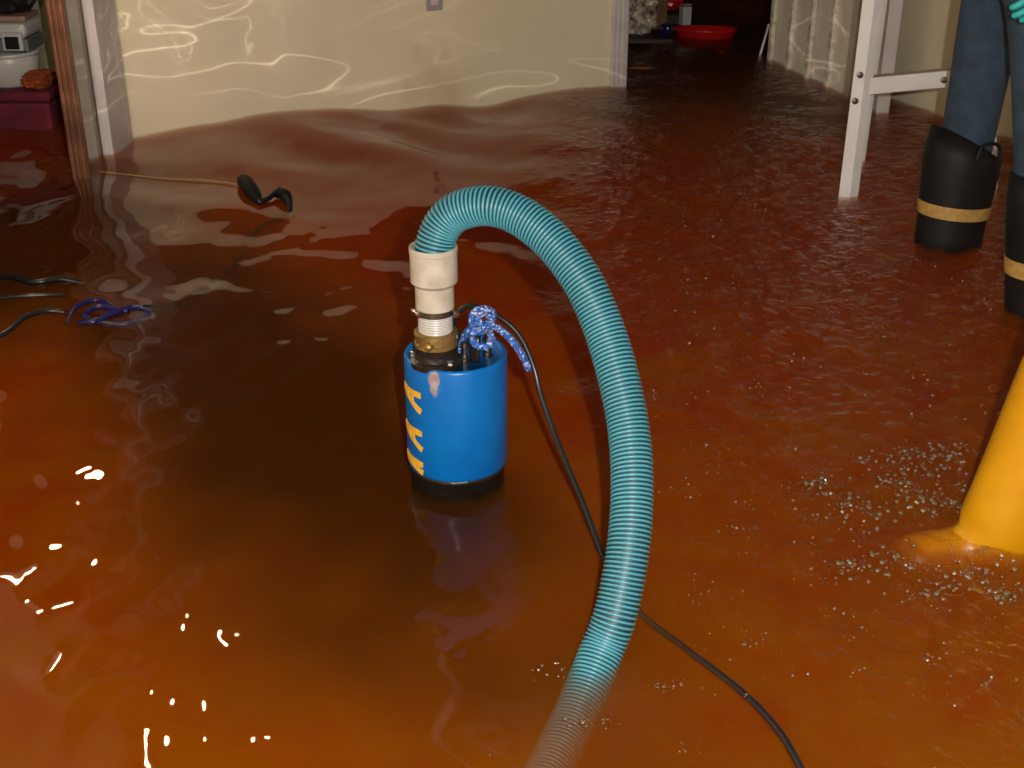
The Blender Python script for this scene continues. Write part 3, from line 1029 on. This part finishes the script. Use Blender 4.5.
def figure(root, hips, knees, ankles, shoulders_c, face, side, hands, elbows, trouser, jacket_m, with_gloves):
    """hips etc. listed right, left; face = facing direction (unit), side = the person's left direction"""
    pc = (V(hips[0]) + V(hips[1])) / 2
    chest = V(shoulders_c) - V((0, 0, 0.10))
    waist = pc.lerp(chest, 0.42)
    neck = V(shoulders_c) + V((0, 0, 0.06))
    head = neck + V((0, 0, 0.14)) + face * 0.02
    sh = [V(shoulders_c) - side * 0.19, V(shoulders_c) + side * 0.19]
    # body: one continuous skinned figure
    vs = [pc, waist, chest, neck, neck + V((0, 0, 0.06)), head, head + V((0, 0, 0.08))]
    ed = [(0, 1), (1, 2), (2, 3), (3, 4), (4, 5), (5, 6)]
    rd = [(0.13, 0.10), (0.12, 0.09), (0.14, 0.10), 0.055, 0.055, (0.075, 0.092), (0.065, 0.08)]
    for i in (0, 1):
        k = len(vs)
        vs += [V(hips[i]), V(knees[i]), V(ankles[i])]
        ed += [(0, k), (k, k + 1), (k + 1, k + 2)]
        rd += [0.075, 0.052, 0.036]
        k = len(vs)
        vs += [sh[i], V(elbows[i]), V(hands[i])]
        ed += [(2, k), (k, k + 1), (k + 1, k + 2)]
        rd += [0.052, 0.038, 0.026]
    bd = skin('body', vs, ed, rd, M['skin'], root)
    # face and hair
    link('nose', loft('nose', [(head + face * 0.075 + V((0, 0, 0.035)), side * 0.008, face * 0.010), (head + face * 0.085 + V((0, 0, 0.0)), side * 0.015, face * 0.022), (head + face * 0.08 - V((0, 0, 0.012)), side * 0.012, face * 0.012)], 10), M['skin'], bd)
    hr = skin('hair', [head - face * 0.03 + V((0, 0, 0.03)), head - face * 0.01 + V((0, 0, 0.095))], [(0, 1)], [(0.088, 0.088), (0.08, 0.088)], M['hair'], root)
    # trousers
    vs = [pc + V((0, 0, 0.10)), pc, ]
    ed = [(0, 1)]
    rd = [(0.165, 0.125), (0.165, 0.125)]
    for i in (0, 1):
        k = len(vs)
        hp_, kn, an = V(hips[i]), V(knees[i]), V(ankles[i])
        vs += [hp_ - V((0, 0, 0.05)), hp_.lerp(kn, 0.55), kn, kn.lerp(an, 0.5), an]
        ed += [(1, k), (k, k + 1), (k + 1, k + 2), (k + 2, k + 3), (k + 3, k + 4)]
        rd += [0.098, 0.098, 0.090, 0.084, 0.070]
    skin('trousers', vs, ed, rd, trouser, root, root=1)
    # jacket
    vs = [pc + V((0, 0, 0.06)), waist, chest, V(shoulders_c) + V((0, 0, 0.03))]
    ed = [(0, 1), (1, 2), (2, 3)]
    rd = [(0.20, 0.16), (0.175, 0.135), (0.19, 0.14), (0.08, 0.08)]
    for i in (0, 1):
        k = len(vs)
        wr = V(elbows[i]).lerp(V(hands[i]), 0.9)
        vs += [sh[i], V(elbows[i]), wr]
        ed += [(2, k), (k, k + 1), (k + 1, k + 2)]
        rd += [0.085, 0.062, 0.05]
    skin('jacket', vs, ed, rd, jacket_m, root, root=1)
    # hands: palm, four fingers and a thumb, slightly curled
    for i in (0, 1):
        hnd_, el = V(hands[i]), V(elbows[i])
        d = (hnd_ - el).normalized()
        inn = side * (1 if i == 0 else -1)            # towards the body
        fwd = (face - d * face.dot(d)).normalized()
        palm = hnd_ + d * 0.075
        vs = [hnd_ - d * 0.05, hnd_ + d * 0.02, palm]
        ed = [(0, 1), (1, 2)]
        rd = [(0.034, 0.034), (0.038, 0.022), (0.040, 0.018)]
        for j, (o_, L) in enumerate(((0.030, 0.075), (0.010, 0.083), (-0.010, 0.077), (-0.028, 0.062))):
            k = len(vs)
            kn = palm + fwd * o_ + d * 0.012
            p1 = kn + d * L * 0.45 + inn * L * 0.10
            p2 = p1 + d * L * 0.32 + inn * L * 0.22
            p3 = p2 + d * L * 0.14 + inn * L * 0.22
            vs += [kn, p1, p2, p3]
            ed += [(2, k), (k, k + 1), (k + 1, k + 2), (k + 2, k + 3)]
            rd += [0.0105, 0.0098, 0.009, 0.008]
        k = len(vs)
        b_ = hnd_ + d * 0.03 + fwd * 0.03
        vs += [b_, b_ + fwd * 0.025 + d * 0.025 + inn * 0.008, b_ + fwd * 0.032 + d * 0.055 + inn * 0.016]
        ed += [(1, k), (k, k + 1), (k + 1, k + 2)]
        rd += [0.013, 0.0115, 0.0095]
        skin('glove' if with_gloves else 'hand', vs, ed, rd, M['glove'] if with_gloves else M['skin'], root, root=1)

# the person at the right edge, in jeans and black boots, facing left
b1 = W(951, 243)          # middle of the farther boot at the water
b2 = W(1046, 312)
face = V((-0.93, -0.36, 0)).normalized()
side = V((-face.y, face.x, 0))                 # the person's left
person = empty('person', (b1.x + 0.05, (b1.y + b2.y) / 2, FLOOR), 'person in blue jeans, black rubber boots with tan bands and teal gloves', 'person')
def rootwrap(root, fn):
    before = set(bpy.data.objects)
    fn()
    inv = Matrix.Translation(root.location).inverted()
    for o in set(bpy.data.objects) - before:
        if o.parent is root:
            o.matrix_parent_inverse = inv
def build_person():
    ankle1 = V((b1.x + 0.0, b1.y + 0.03, 0)); ankle2 = V((b2.x, b2.y + 0.03, 0))
    top1 = P(965, 143, b1.y + 0.06); top2 = P(1050, 182, b2.y + 0.05)
    hip_c = V((1.50, 3.56, 0.86))
    hips = [hip_c - side * 0.085, hip_c + side * 0.085]
    h1 = P(993, 2, b1.y + 0.02)
    knees = [top1.lerp(h1, 0.42) + V((0.004, 0, 0)), top2.lerp(P(1042, 2, b2.y + 0.12), 0.40)]
    hips = [ext(knees[0], h1, 0.90), ext(knees[1], P(1046, 0, b2.y + 0.16), 0.90)]
    ankles = [ankle1 + V((0, 0, 0.02)), ankle2 + V((0, 0, 0.02))]
    sc_ = (hips[0] + hips[1]) / 2 + V((0.02, 0, 0.55))
    handL = P(1061, -28, b2.y - 0.10)
    handR = P(1040, -40, b1.y + 0.12)
    elbows = [sc_ - side * 0.26 + V((0.02, 0, -0.27)), sc_ + side * 0.27 + V((0.04, 0, -0.27))]
    figure(person, hips, knees, ankles, sc_, face, side, [handR, handL], elbows, M['denim'], M['jacket'], True)
    boot('boot', ankle1, face, top1, M['blackrub'], person, top_r=0.122, ank_r=0.100, band=0.56, lean_top=0.5)
    boot('boot', ankle2, face, top2, M['blackrub'], person, top_r=0.110, ank_r=0.095, band=0.53, lean_top=0.3)
rootwrap(person, build_person)

# the person whose yellow boot steps into the picture
yb = W(1008, 535)
person2 = empty('person', (yb.x + 0.05, yb.y - 0.1, FLOOR), 'person in a tall yellow rubber boot wading at the right edge of the picture', 'person')
def build_person2():
    fc = V((-1.0, -0.05, 0)).normalized()
    sd = V((-fc.y, fc.x, 0))
    a1 = V((yb.x, yb.y + 0.02, 0)); a2 = V((yb.x + 0.16, yb.y - 0.40, 0))
    top1 = V((yb.x + 0.10, yb.y + 0.03, 0.42)); top2 = V((yb.x + 0.22, yb.y - 0.40, 0.42))
    hips = [V((yb.x + 0.32, yb.y - 0.08, 0.84)), V((yb.x + 0.32, yb.y - 0.28, 0.84))]
    knees = [top1 + V((0.02, 0, 0.03)), top2 + V((0.0, 0, 0.03))]
    ankles = [a1 + V((0.02, 0, 0.03)), a2 + V((0, 0, 0.03))]
    sc_ = V((yb.x + 0.34, yb.y - 0.18, 1.40))
    el = [sc_ - sd * 0.26 + V((0.02, 0, -0.28)), sc_ + sd * 0.26 + V((0.02, 0, -0.28))]
    hd_ = [el[0] + V((-0.08, 0, -0.22)), el[1] + V((-0.08, 0, -0.22))]
    figure(person2, hips, knees, ankles, sc_, fc, sd, hd_, el, M['ddenim'], M['jacket'], False)
    boot('boot', a1, fc, top1, M['yellow'], person2, top_r=0.098, ank_r=0.082, foot_len=0.215, tilt=0.04, sole=FLOOR + 0.026, loop=False)
    boot('boot', a2, fc, top2, M['yellow'], person2, top_r=0.098, ank_r=0.082, loop=False)
rootwrap(person2, build_person2)

# ------------------------------------------------------------------ floating cords on the left
def at_water(px, py, dz=0.0):
    p = W(px, py)
    for _ in range(3):
        p = W(px, py, wz(p.x, p.y))
    p.z += dz
    return p
def cord(name, pts, r, m, label, cat='cord', parent=None):
    c = catmull([at_water(*p) for p in pts], 8)
    o0 = c[0].copy()
    o = link(name, sweep(name, [p - o0 for p in c], r, 10), m, parent, o0)
    if label: tag(o, label, cat)
    return o
cord('string', [(100, 173, 0.006), (150, 178, 0.004), (205, 182, 0.006), (246, 187, 0.008)], 0.0018, M['string'], 'thin yellowish string lying on the water towards the black plug', 'string')
pg = at_water(262, 195, 0.0)
plug = empty('cable_plug', pg, 'black cable plug with a stub of cord floating near the back wall', 'plug')
rl = lambda p: p - pg
bodyp = [at_water(241, 182, 0.012), at_water(247, 189, 0.020), at_water(254, 198, 0.016), at_water(260, 204, 0.006)]
link('plug_body', sweep('plug_body', [rl(p) for p in catmull(bodyp, 4)], [0.012, 0.019, 0.024, 0.027, 0.028, 0.028, 0.028, 0.027, 0.025, 0.022, 0.019, 0.015, 0.010], 12), M['blackrub'], plug)
link('cord_stub', sweep('cord_stub', [rl(p) for p in catmull([at_water(258, 205, 0.01), at_water(268, 202, 0.012), at_water(276, 198, 0.02), at_water(283, 196, 0.022), at_water(290, 205, 0.012), at_water(290, 212, -0.01)], 5)], 0.010, 10), M['cable'], plug)
link('plug_cap', sweep('plug_cap', [rl(p) for p in (at_water(277, 199, 0.012), at_water(280, 198, 0.02), at_water(286, 201, 0.02), at_water(290, 206, 0.008))], [0.012, 0.020, 0.022, 0.012], 10), M['blackrub'], plug)
cord('loose_cable', [(290, 212, -0.012), (258, 224, -0.020), (235, 252, -0.040), (200, 282, -0.035), (165, 300, -0.022), (140, 308, 0.0)], 0.011, M['cable'], 'black cord trailing just under the water from the plug to the blue cord')
cord('coiled_cable', [(66, 318, -0.016), (78, 306, 0.001), (98, 300, -0.002), (112, 309, 0.002), (98, 318, -0.006), (78, 320, -0.010), (92, 322, 0.0), (114, 315, 0.006), (134, 308, 0.003), (149, 312, -0.005), (136, 319, -0.009), (108, 322, -0.007), (84, 316, -0.002), (100, 308, 0.004), (128, 312, 0.002)], 0.0075, M['bluecord'], 'coil of violet blue cord floating at the left')
cord('loose_cable', [(-30, 274, -0.008), (10, 277, 0.0), (35, 283, 0.003), (60, 281, 0.006), (84, 280, -0.012)], 0.010, M['cable'], 'black cord with bright glints, the upper of those at the left edge')
cord('loose_cable', [(-30, 298, -0.006), (10, 298, 0.002), (40, 295, 0.0), (66, 293, -0.006)], 0.006, M['cable'], 'thin black cord between the two thicker cords at the left edge')
cord('loose_cable', [(-20, 342, -0.01), (8, 332, 0.003), (24, 319, 0.004), (44, 311, 0.0), (66, 309, -0.01)], 0.008, M['cable'], 'black cord curving in from the left edge to the blue coil')

# ------------------------------------------------------------------ far-room clutter
def crumple(name, c, r, m, label, cat, seed, amp=0.35, sub=4, sq=(1, 1, 1)):
    g = random.Random(seed)
    bm = bmesh.new()
    bmesh.ops.create_icosphere(bm, subdivisions=sub, radius=1.0)
    ph = [(V((g.uniform(-1, 1), g.uniform(-1, 1), g.uniform(-1, 1))).normalized(), g.uniform(3, 11), g.uniform(0, 6)) for _ in range(12)]
    for v in bm.verts:
        d = v.co.normalized()
        s = sum(abs(math.sin(f * d.dot(a) + p)) for a, f, p in ph) / len(ph)
        v.co = d * (1 - amp * (s - 0.4) * 2)
        v.co = V((v.co.x * r * sq[0], v.co.y * r * sq[1], max(v.co.z, -0.7) * r * sq[2]))
    me = bpy.data.meshes.new(name)
    bm.to_mesh(me)
    bm.free()
    o = link(name, me, m, None, c)
    if label: tag(o, label, cat)
    return o
# low bench that carries the clutter
bc_ = P(665, 44, 7.25)
bench = empty('low_bench', (bc_.x, 7.4, FLOOR), 'low dark wooden bench under the clutter in the far room', 'bench')
to(box('bench_top', (bc_.x - 0.42, 7.14, 0.005), (bc_.x + 0.03, 7.54, 0.03), M['dark_wood']), bench)
to(box('bench_top', (bc_.x - 0.42, 7.545, 0.005), (bc_.x + 0.26, 7.92, 0.03), M['dark_wood']), bench)
for x_ in (bc_.x - 0.40, bc_.x - 0.02):
    for y_ in (7.18, 7.84):
        to(box('leg', (x_, y_, FLOOR), (x_ + 0.04, y_ + 0.04, 0.006), M['dark_wood']), bench)
BT = 0.03
crumple('plastic_bag', (P(640, 20, 7.35).x, 7.33, BT + 0.105), 0.15, M['bag'], 'crinkled clear plastic bag glinting in the far room by the casing', 'bag', 4, amp=0.5, sub=5, sq=(0.75, 0.8, 1.0))
crumple('plastic_bag', (P(634, 2, 7.75).x, 7.75, BT + 0.14), 0.20, M['bag'], 'larger crinkled plastic bag behind the small one in the far room', 'bag', 9, amp=0.5, sub=5, sq=(0.7, 0.7, 1.0))
def carton(name, c, size, m, label, rz=0.2):
    e = empty(name, c, label, 'box', rz=rz)
    b_ = link('carton_body', boxm('carton_body', size, 0.004), m, e, (0, 0, size[2] / 2))
    for sx in (-1, 1):
        f_ = link('flap', boxm('flap', (size[0] * 0.49, size[1], 0.004), 0.001), m, e, (sx * size[0] * 0.25, 0, size[2] + 0.01))
        f_.rotation_euler.y = -sx * 0.12
    return e
carton('cardboard_box', (P(655, 20, 7.55).x + 0.0, 7.52, BT), (0.10, 0.12, 0.22), M['carton'], 'brown cardboard box among the clutter in the far room')
carton('white_box', (P(685, 20, 7.60).x, 7.60, BT), (0.055, 0.06, 0.11), M['whiteplastic'], 'small white box at the right end of the far room clutter', 0.3)
crumple('red_bag', (P(668, 0, 7.70).x, 7.70, BT + 0.125), 0.115, M['redplastic'], 'red bag lying on top of the far room clutter', 'bag', 12, amp=0.3, sq=(0.9, 0.8, 0.6))
carton('dark_crate', (P(666, 8, 7.71).x, 7.71, BT), (0.14, 0.18, 0.055), M['dark_wood'], 'dark wooden crate under the red bag in the far room', 0.1)
crumple('blue_bottle_wrap', (P(664, 20, 7.3).x, 7.25, BT + 0.03), 0.045, M['bluecord'], 'small blue wrapper in the far room clutter', 'wrapper', 15, amp=0.4, sub=3)
# red tray afloat
tc0 = W(706, 38, 0.0)
ta_, tb2 = 0.175, 0.10
prof = [(0.0, -0.035), (0.80, -0.035), (0.90, -0.02), (1.0, 0.030), (1.05, 0.034), (1.05, 0.042), (0.98, 0.040), (0.88, -0.01), (0.78, -0.025), (0.0, -0.025)]
vs, fs = [], []
sg = 40
for r_, z_ in prof:
    for k in range(sg):
        a = 2 * PI * k / sg
        vs.append((ta_ * r_ * math.cos(a), tb2 * r_ * math.sin(a), z_))
for i in range(len(prof) - 1):
    for k in range(sg):
        k2 = (k + 1) % sg
        fs.append((i * sg + k, i * sg + k2, (i + 1) * sg + k2, (i + 1) * sg + k))
tray = link('red_tray', mesh('red_tray', vs, fs), M['redplastic'], None, (tc0.x, tc0.y + 0.05, 0.006))
tray.rotation_euler.z = -0.15
tag(tray, 'oval red plastic tray floating in the dark far room', 'tray')
# leaf and stick
lp = at_water(640, 69, 0.004)
leaf = mesh('leaf', [(-0.09, 0, 0), (-0.045, -0.03, .006), (0.02, -0.035, .004), (0.09, 0, .002), (0.03, 0.032, .005), (-0.04, 0.028, .003), (0, 0, .009)], [(0, 1, 6), (1, 2, 6), (2, 3, 6), (3, 4, 6), (4, 5, 6), (5, 0, 6)])
lf = link('fallen_leaf', leaf, M['leaf'], None, lp)
lf.modifiers.new('thick', 'SOLIDIFY').thickness = 0.002
tag(lf, 'orange brown leaf floating on the water inside the far doorway', 'leaf')
s0, s1 = P(757, 66, 6.78), P(769, 24, 6.80)
s0 = ext(s0, s1, FLOOR)
stick = link('thin_stick', sweep('thin_stick', [s0 - s0, (s1 - s0) * 0.5, s1 - s0], [0.007, 0.007, 0.006], 8), M['metalwhite'], None, s0)
tag(stick, 'thin pale stick leaning against the far end of the white boards', 'stick')

# ------------------------------------------------------------------ left-room clutter
cx0, cx1, cyf = P(-45, 120, 5.25).x, P(52, 120, 5.25).x, 5.25
crate = empty('maroon_trunk', ((cx0 + cx1) / 2, cyf + 0.2, FLOOR), 'maroon trunk standing in the water beyond the left doorway', 'trunk')
to(box('trunk_body', (cx0, cyf, FLOOR), (cx1, cyf + 0.42, 0.105), M['maroon'], bevel=0.02), crate)
to(box('trunk_lid', (cx0 - 0.008, cyf - 0.008, 0.108), (cx1 + 0.008, cyf + 0.43, 0.150), M['maroon'], bevel=0.014), crate)
TT = 0.150
crumple('orange_cloth', (P(42, 82, 5.4).x, 5.36, TT + 0.030), 0.11, M['orangecloth'], 'crumpled orange brown cloth beside the white tub on the maroon trunk', 'cloth', 21, amp=0.3, sq=(0.7, 1, 0.42))
tub_x = P(10, 80, 5.4).x
tub = empty('white_tub', (tub_x, 5.42, TT), 'rounded white plastic tub on the maroon trunk beyond the left doorway', 'tub')
link('tub_body', lathe('tub_body', [(0.0, 0), (0.10, 0), (0.115, 0.012), (0.128, 0.10), (0.128, 0.13), (0.118, 0.135), (0.11, 0.02), (0.0, 0.015)], 32), M['whiteplastic'], tub)
link('tub_rim', lathe('tub_rim', [(0.120, 0.128), (0.134, 0.128), (0.134, 0.142), (0.120, 0.142)], 32, close=True), M['whiteplastic'], tub)
cz = TT + 0.142
cax0, cax1 = P(-40, 50, 5.42).x, P(34, 50, 5.42).x
case = empty('white_case', ((cax0 + cax1) / 2, 5.45, cz), 'white carrying case with a dark latch on top of the white tub', 'case')
to(box('case_body', (cax0, 5.36, cz), (cax1, 5.56, cz + 0.055), M['greyplastic'], bevel=0.008), case)
to(box('case_top', (cax0 + 0.003, 5.355, cz + 0.056), (cax1, 5.56, cz + 0.120), M['whiteplastic'], bevel=0.02), case)
to(box('latch', (cax1 - 0.098, 5.335, cz + 0.010), (cax1 - 0.012, 5.36, cz + 0.085), M['whiteplastic'], bevel=0.006), case)
to(box('latch_recess', (cax1 - 0.084, 5.328, cz + 0.018), (cax1 - 0.026, 5.337, cz + 0.070), M['blackrub'], bevel=0.004), case)
lid = box('folded_board', (cax0, 5.40, cz + 0.121), (cax1 - 0.01, 5.58, cz + 0.142), M['pinklid'], bevel=0.004)
tag(lid, 'dull pink board lying on the white case', 'board')
crumple('black_bag', (P(-2, 5, 5.5).x, 5.52, cz + 0.142 + 0.155), 0.23, M['blackbag'], 'big black bag heaped on the pink board', 'bag', 30, amp=0.25, sq=(0.92, 0.7, 0.95))
pc0, pc1 = P(27, 40, 5.8).x, P(52, 40, 5.8).x
pcar = empty('pale_cabinet', ((pc0 + pc1) / 2, 5.8, FLOOR), 'narrow pale cabinet standing behind the clutter in the left room', 'cabinet')
to(box('cabinet_body', (pc0 - 0.02, 5.72, FLOOR), (pc1 + 0.2, 5.89, 0.52), M['palecarton'], bevel=0.004), pcar)
to(box('cabinet_top', (pc0 - 0.03, 5.705, 0.52), (pc1 + 0.2, 5.89, 0.54), M['palecarton'], bevel=0.004), pcar)
to(box('drawer', (pc0 - 0.01, 5.708, 0.30), (pc1 + 0.1, 5.722, 0.50), M['palecarton'], bevel=0.004), pcar)

# ------------------------------------------------------------------ wall plates
def plate_on(px, py, a, d, nrm, label):
    # intersection of the pixel ray with the wall plane through a along d
    r = ray(px, py)
    o = V((0, 0, H))
    n = V((nrm.x, nrm.y, 0))
    t = (V((a.x, a.y, H)) - o).dot(n) / r.dot(n)
    p = o + r * t
    e = empty('wall_socket', p + n * 0.0, label, 'wall socket', rz=math.atan2(d.y, d.x))
    link('face_plate', boxm('face_plate', (0.075, 0.010, 0.12), 0.003), M['plate'], e, (0, -0.004, 0.05))
    for z in (0.028, 0.072):
        link('socket_insert', boxm('socket_insert', (0.034, 0.006, 0.030), 0.003), M['trim'], e, (0, -0.009, z))
    return e
plate_on(434, 8, A, dAB, nB, 'grey socket plate on the cream back wall')
nR = V((dR.y, -dR.x, 0))
if nR.x > 0: nR = -nR
plate_on(968, 15, R0, -dR if dR.y > 0 else dR, nR, 'grey socket plate on the right wall beside the jeans')

# ------------------------------------------------------------------ foam where the boot churns the water
g = random.Random(5)
cl = [(812, 486, 14, 5), (840, 505, 26, 14), (866, 520, 26, 16), (905, 455, 24, 8), (930, 470, 30, 14), (950, 452, 24, 8), (915, 500, 22, 12), (948, 500, 24, 12), (985, 488, 16, 10), (885, 560, 40, 12), (930, 590, 36, 10), (850, 570, 20, 8), (985, 560, 28, 12), (960, 575, 30, 14), (900, 485, 20, 10), (872, 470, 40, 12), (1005, 590, 20, 8)]
base = bmesh.new()
bmesh.ops.create_icosphere(base, subdivisions=2, radius=1.0)
bv = [v.co.copy() for v in base.verts]
bf = [tuple(v.index for v in f.verts) for f in base.faces]
base.free()
vs, fs = [], []
xw, yw, rw = [], [], []
for cx_, cy_, sx, sy in cl:
    for _ in range(120):
        p = W(g.gauss(cx_, sx * 0.6), g.gauss(cy_, sy * 0.6))
        xw.append(p.x); yw.append(p.y); rw.append(0.0007 + 0.0050 * g.random() ** 7)
for _ in range(260):
    cx_, cy_ = g.uniform(650, 1020), g.uniform(190, 700)
    for _k in range(g.choice((1, 1, 2, 4, 7))):
        p = W(cx_ + g.gauss(0, 9), cy_ + g.gauss(0, 4))
        xw.append(p.x); yw.append(p.y); rw.append((0.0009 + 0.0028 * g.random() ** 4) * (0.5 + 0.25 * p.y))
for cx_, cy_, sx, sy, n_ in ((590, 716, 14, 3, 30), (672, 678, 14, 3, 26), (560, 668, 20, 5, 20), (712, 590, 16, 6, 14), (690, 740, 14, 4, 8), (490, 748, 3, 2, 4)):
    for _ in range(n_):
        p = W(g.gauss(cx_, sx), g.gauss(cy_, sy))
        xw.append(p.x); yw.append(p.y); rw.append(0.0009 + 0.0022 * g.random() ** 3)
zw = wave(np.array([xw]), np.array([yw]))[0]
for x, y, z, r in zip(xw, yw, zw, rw):
    k0 = len(vs)
    vs += [(x + v.x * r, y + v.y * r, z + r * 0.15 + v.z * r * 0.8) for v in bv]
    fs += [tuple(k0 + i for i in f) for f in bf]
foam = link('foam_bubbles', mesh('foam_bubbles', vs, fs), M['bubble'])
tag(foam, 'small foam bubbles on the churned water round the yellow boot', 'bubbles', kind='stuff')

# ------------------------------------------------------------------ added unseen spotlight, patterned to imitate ripple reflections on the walls
cau = lamp('added_ripple_spot', 'SPOT', (-0.30, 3.55, 0.16), 60, (1.0, 0.93, 0.80), 0.004)
cau.data.spot_size = math.radians(110)
cau.data.spot_blend = 0.5
cau.rotation_euler = (PI / 2, 0, math.radians(8))
cau.data.use_nodes = True
nt = cau.data.node_tree
em = [n for n in nt.nodes if n.type == 'EMISSION'][0]
tcn = N(nt, 'ShaderNodeTexCoord')
sx = N(nt, 'ShaderNodeSeparateXYZ')
nt.links.new(tcn.outputs['Normal'], sx.inputs[0])
def mth(op, a, b=None, c=None):
    n = N(nt, 'ShaderNodeMath', operation=op)
    for i, v in enumerate((a, b, c)):
        if v is None: continue
        if isinstance(v, (int, float)): n.inputs[i].default_value = v
        else: nt.links.new(v, n.inputs[i])
    return n.outputs[0]
zz = mth('MAXIMUM', mth('ABSOLUTE', sx.outputs[2]), 0.02)
uu, vv = mth('DIVIDE', sx.outputs[0], zz), mth('DIVIDE', sx.outputs[1], zz)
def net(su, sv, seed, width, dist):
    cb2 = N(nt, 'ShaderNodeCombineXYZ')
    nt.links.new(mth('MULTIPLY', uu, su), cb2.inputs[0])
    nt.links.new(mth('MULTIPLY', vv, sv), cb2.inputs[1])
    cb2.inputs[2].default_value = seed
    nz = N(nt, 'ShaderNodeTexNoise')
    nz.inputs['Scale'].default_value = 1.0
    nz.inputs['Detail'].default_value = 1.5
    nz.inputs['Distortion'].default_value = dist
    nt.links.new(cb2.outputs[0], nz.inputs['Vector'])
    a = mth('ABSOLUTE', mth('SUBTRACT', nz.outputs['Fac'], 0.5))
    return mth('DIVIDE', width, mth('ADD', a, width * 0.6))
def fade(v, a, b, c, d):
    n = N(nt, 'ShaderNodeMapRange')
    n.interpolation_type = 'SMOOTHSTEP'
    for i, x in enumerate((a, b, c, d)): n.inputs[i + 1].default_value = x
    nt.links.new(v, n.inputs[0])
    return n.outputs[0]
lines = mth('ADD', mth('MULTIPLY', mth('POWER', net(2.2, 9.0, 3.1, 0.006, 0.7), 2.0), fade(vv, 0.05, 0.35, 1.0, 0.12)), mth('MULTIPLY', mth('POWER', net(5.0, 6.5, 9.4, 0.007, 1.6), 2.0), fade(vv, 0.0, 0.2, 0.1, 0.8)))
patch = N(nt, 'ShaderNodeTexNoise')
patch.inputs['Scale'].default_value = 1.6
cb3 = N(nt, 'ShaderNodeCombineXYZ')
nt.links.new(uu, cb3.inputs[0]); nt.links.new(mth('MULTIPLY', vv, 1.6), cb3.inputs[1])
nt.links.new(cb3.outputs[0], patch.inputs['Vector'])
stg = mth('MULTIPLY', mth('MULTIPLY', lines, fade(patch.outputs['Fac'], 0.40, 0.62, 0.15, 1.0)), fade(vv, -0.075, -0.05, 0.0, 1.0))
nt.links.new(stg, em.inputs['Strength'])

# ------------------------------------------------------------------ ceiling lamps
def ceiling_lamp(loc, label):
    e = empty('ceiling_lamp', (loc[0], loc[1], loc[2]), label, 'lamp')
    drop = CEIL - loc[2]
    link('ceiling_rose', lathe('ceiling_rose', [(0.0, drop), (0.055, drop), (0.05, drop - 0.02), (0.0, drop - 0.025)], 24), M['whiteplastic'], e)
    link('lamp_cord', sweep('lamp_cord', [V((0, 0, 0.10)), V((0, 0, drop * 0.6)), V((0, 0, drop))], 0.004, 8), M['cable'], e)
    link('socket', lathe('socket', [(0.0, 0.04), (0.02, 0.04), (0.022, 0.09), (0.012, 0.105), (0, 0.105)], 20), M['blackrub'], e)
    link('bulb', lathe('bulb', [(0.0, -0.028), (0.010, -0.025), (0.017, -0.017), (0.020, -0.004), (0.018, 0.010), (0.013, 0.025), (0.011, 0.042), (0.0, 0.042)], 24), M['bulb'], e)
    return e
wl = empty('work_lamp', (-1.588, 3.25, 1.05), 'small work lamp clamped to the left wall beside the doorway', 'lamp')
link('clamp', boxm('clamp', (0.03, 0.05, 0.07), 0.004), M['blackiron'], wl, (0.015, 0, 0))
link('arm', sweep('arm', [V((0.02, 0, 0)), V((0.05, 0.01, 0.01)), V((0.07, 0.02, 0.03))], 0.007, 8), M['blackiron'], wl)
hs = link('reflector', boxm('reflector', (0.03, 0.11, 0.09), 0.006), M['metalwhite'], wl, (0.075, 0.03, 0.045))
hs.rotation_euler = (0, 0.25, -0.5)
tb = link('halogen_tube', sweep('halogen_tube', [V((0.105, -0.012, 0.045)), V((0.118, 0.012, 0.045)), V((0.131, 0.036, 0.045))], 0.010, 12), M['bulb'], wl)
ceiling_lamp((-1.50, 3.86, 0.97), 'bare warm bulb on a long cord in the left doorway')
ceiling_lamp((-1.02, 3.62, 1.78), 'bare warm bulb hanging nearer the middle of the room')
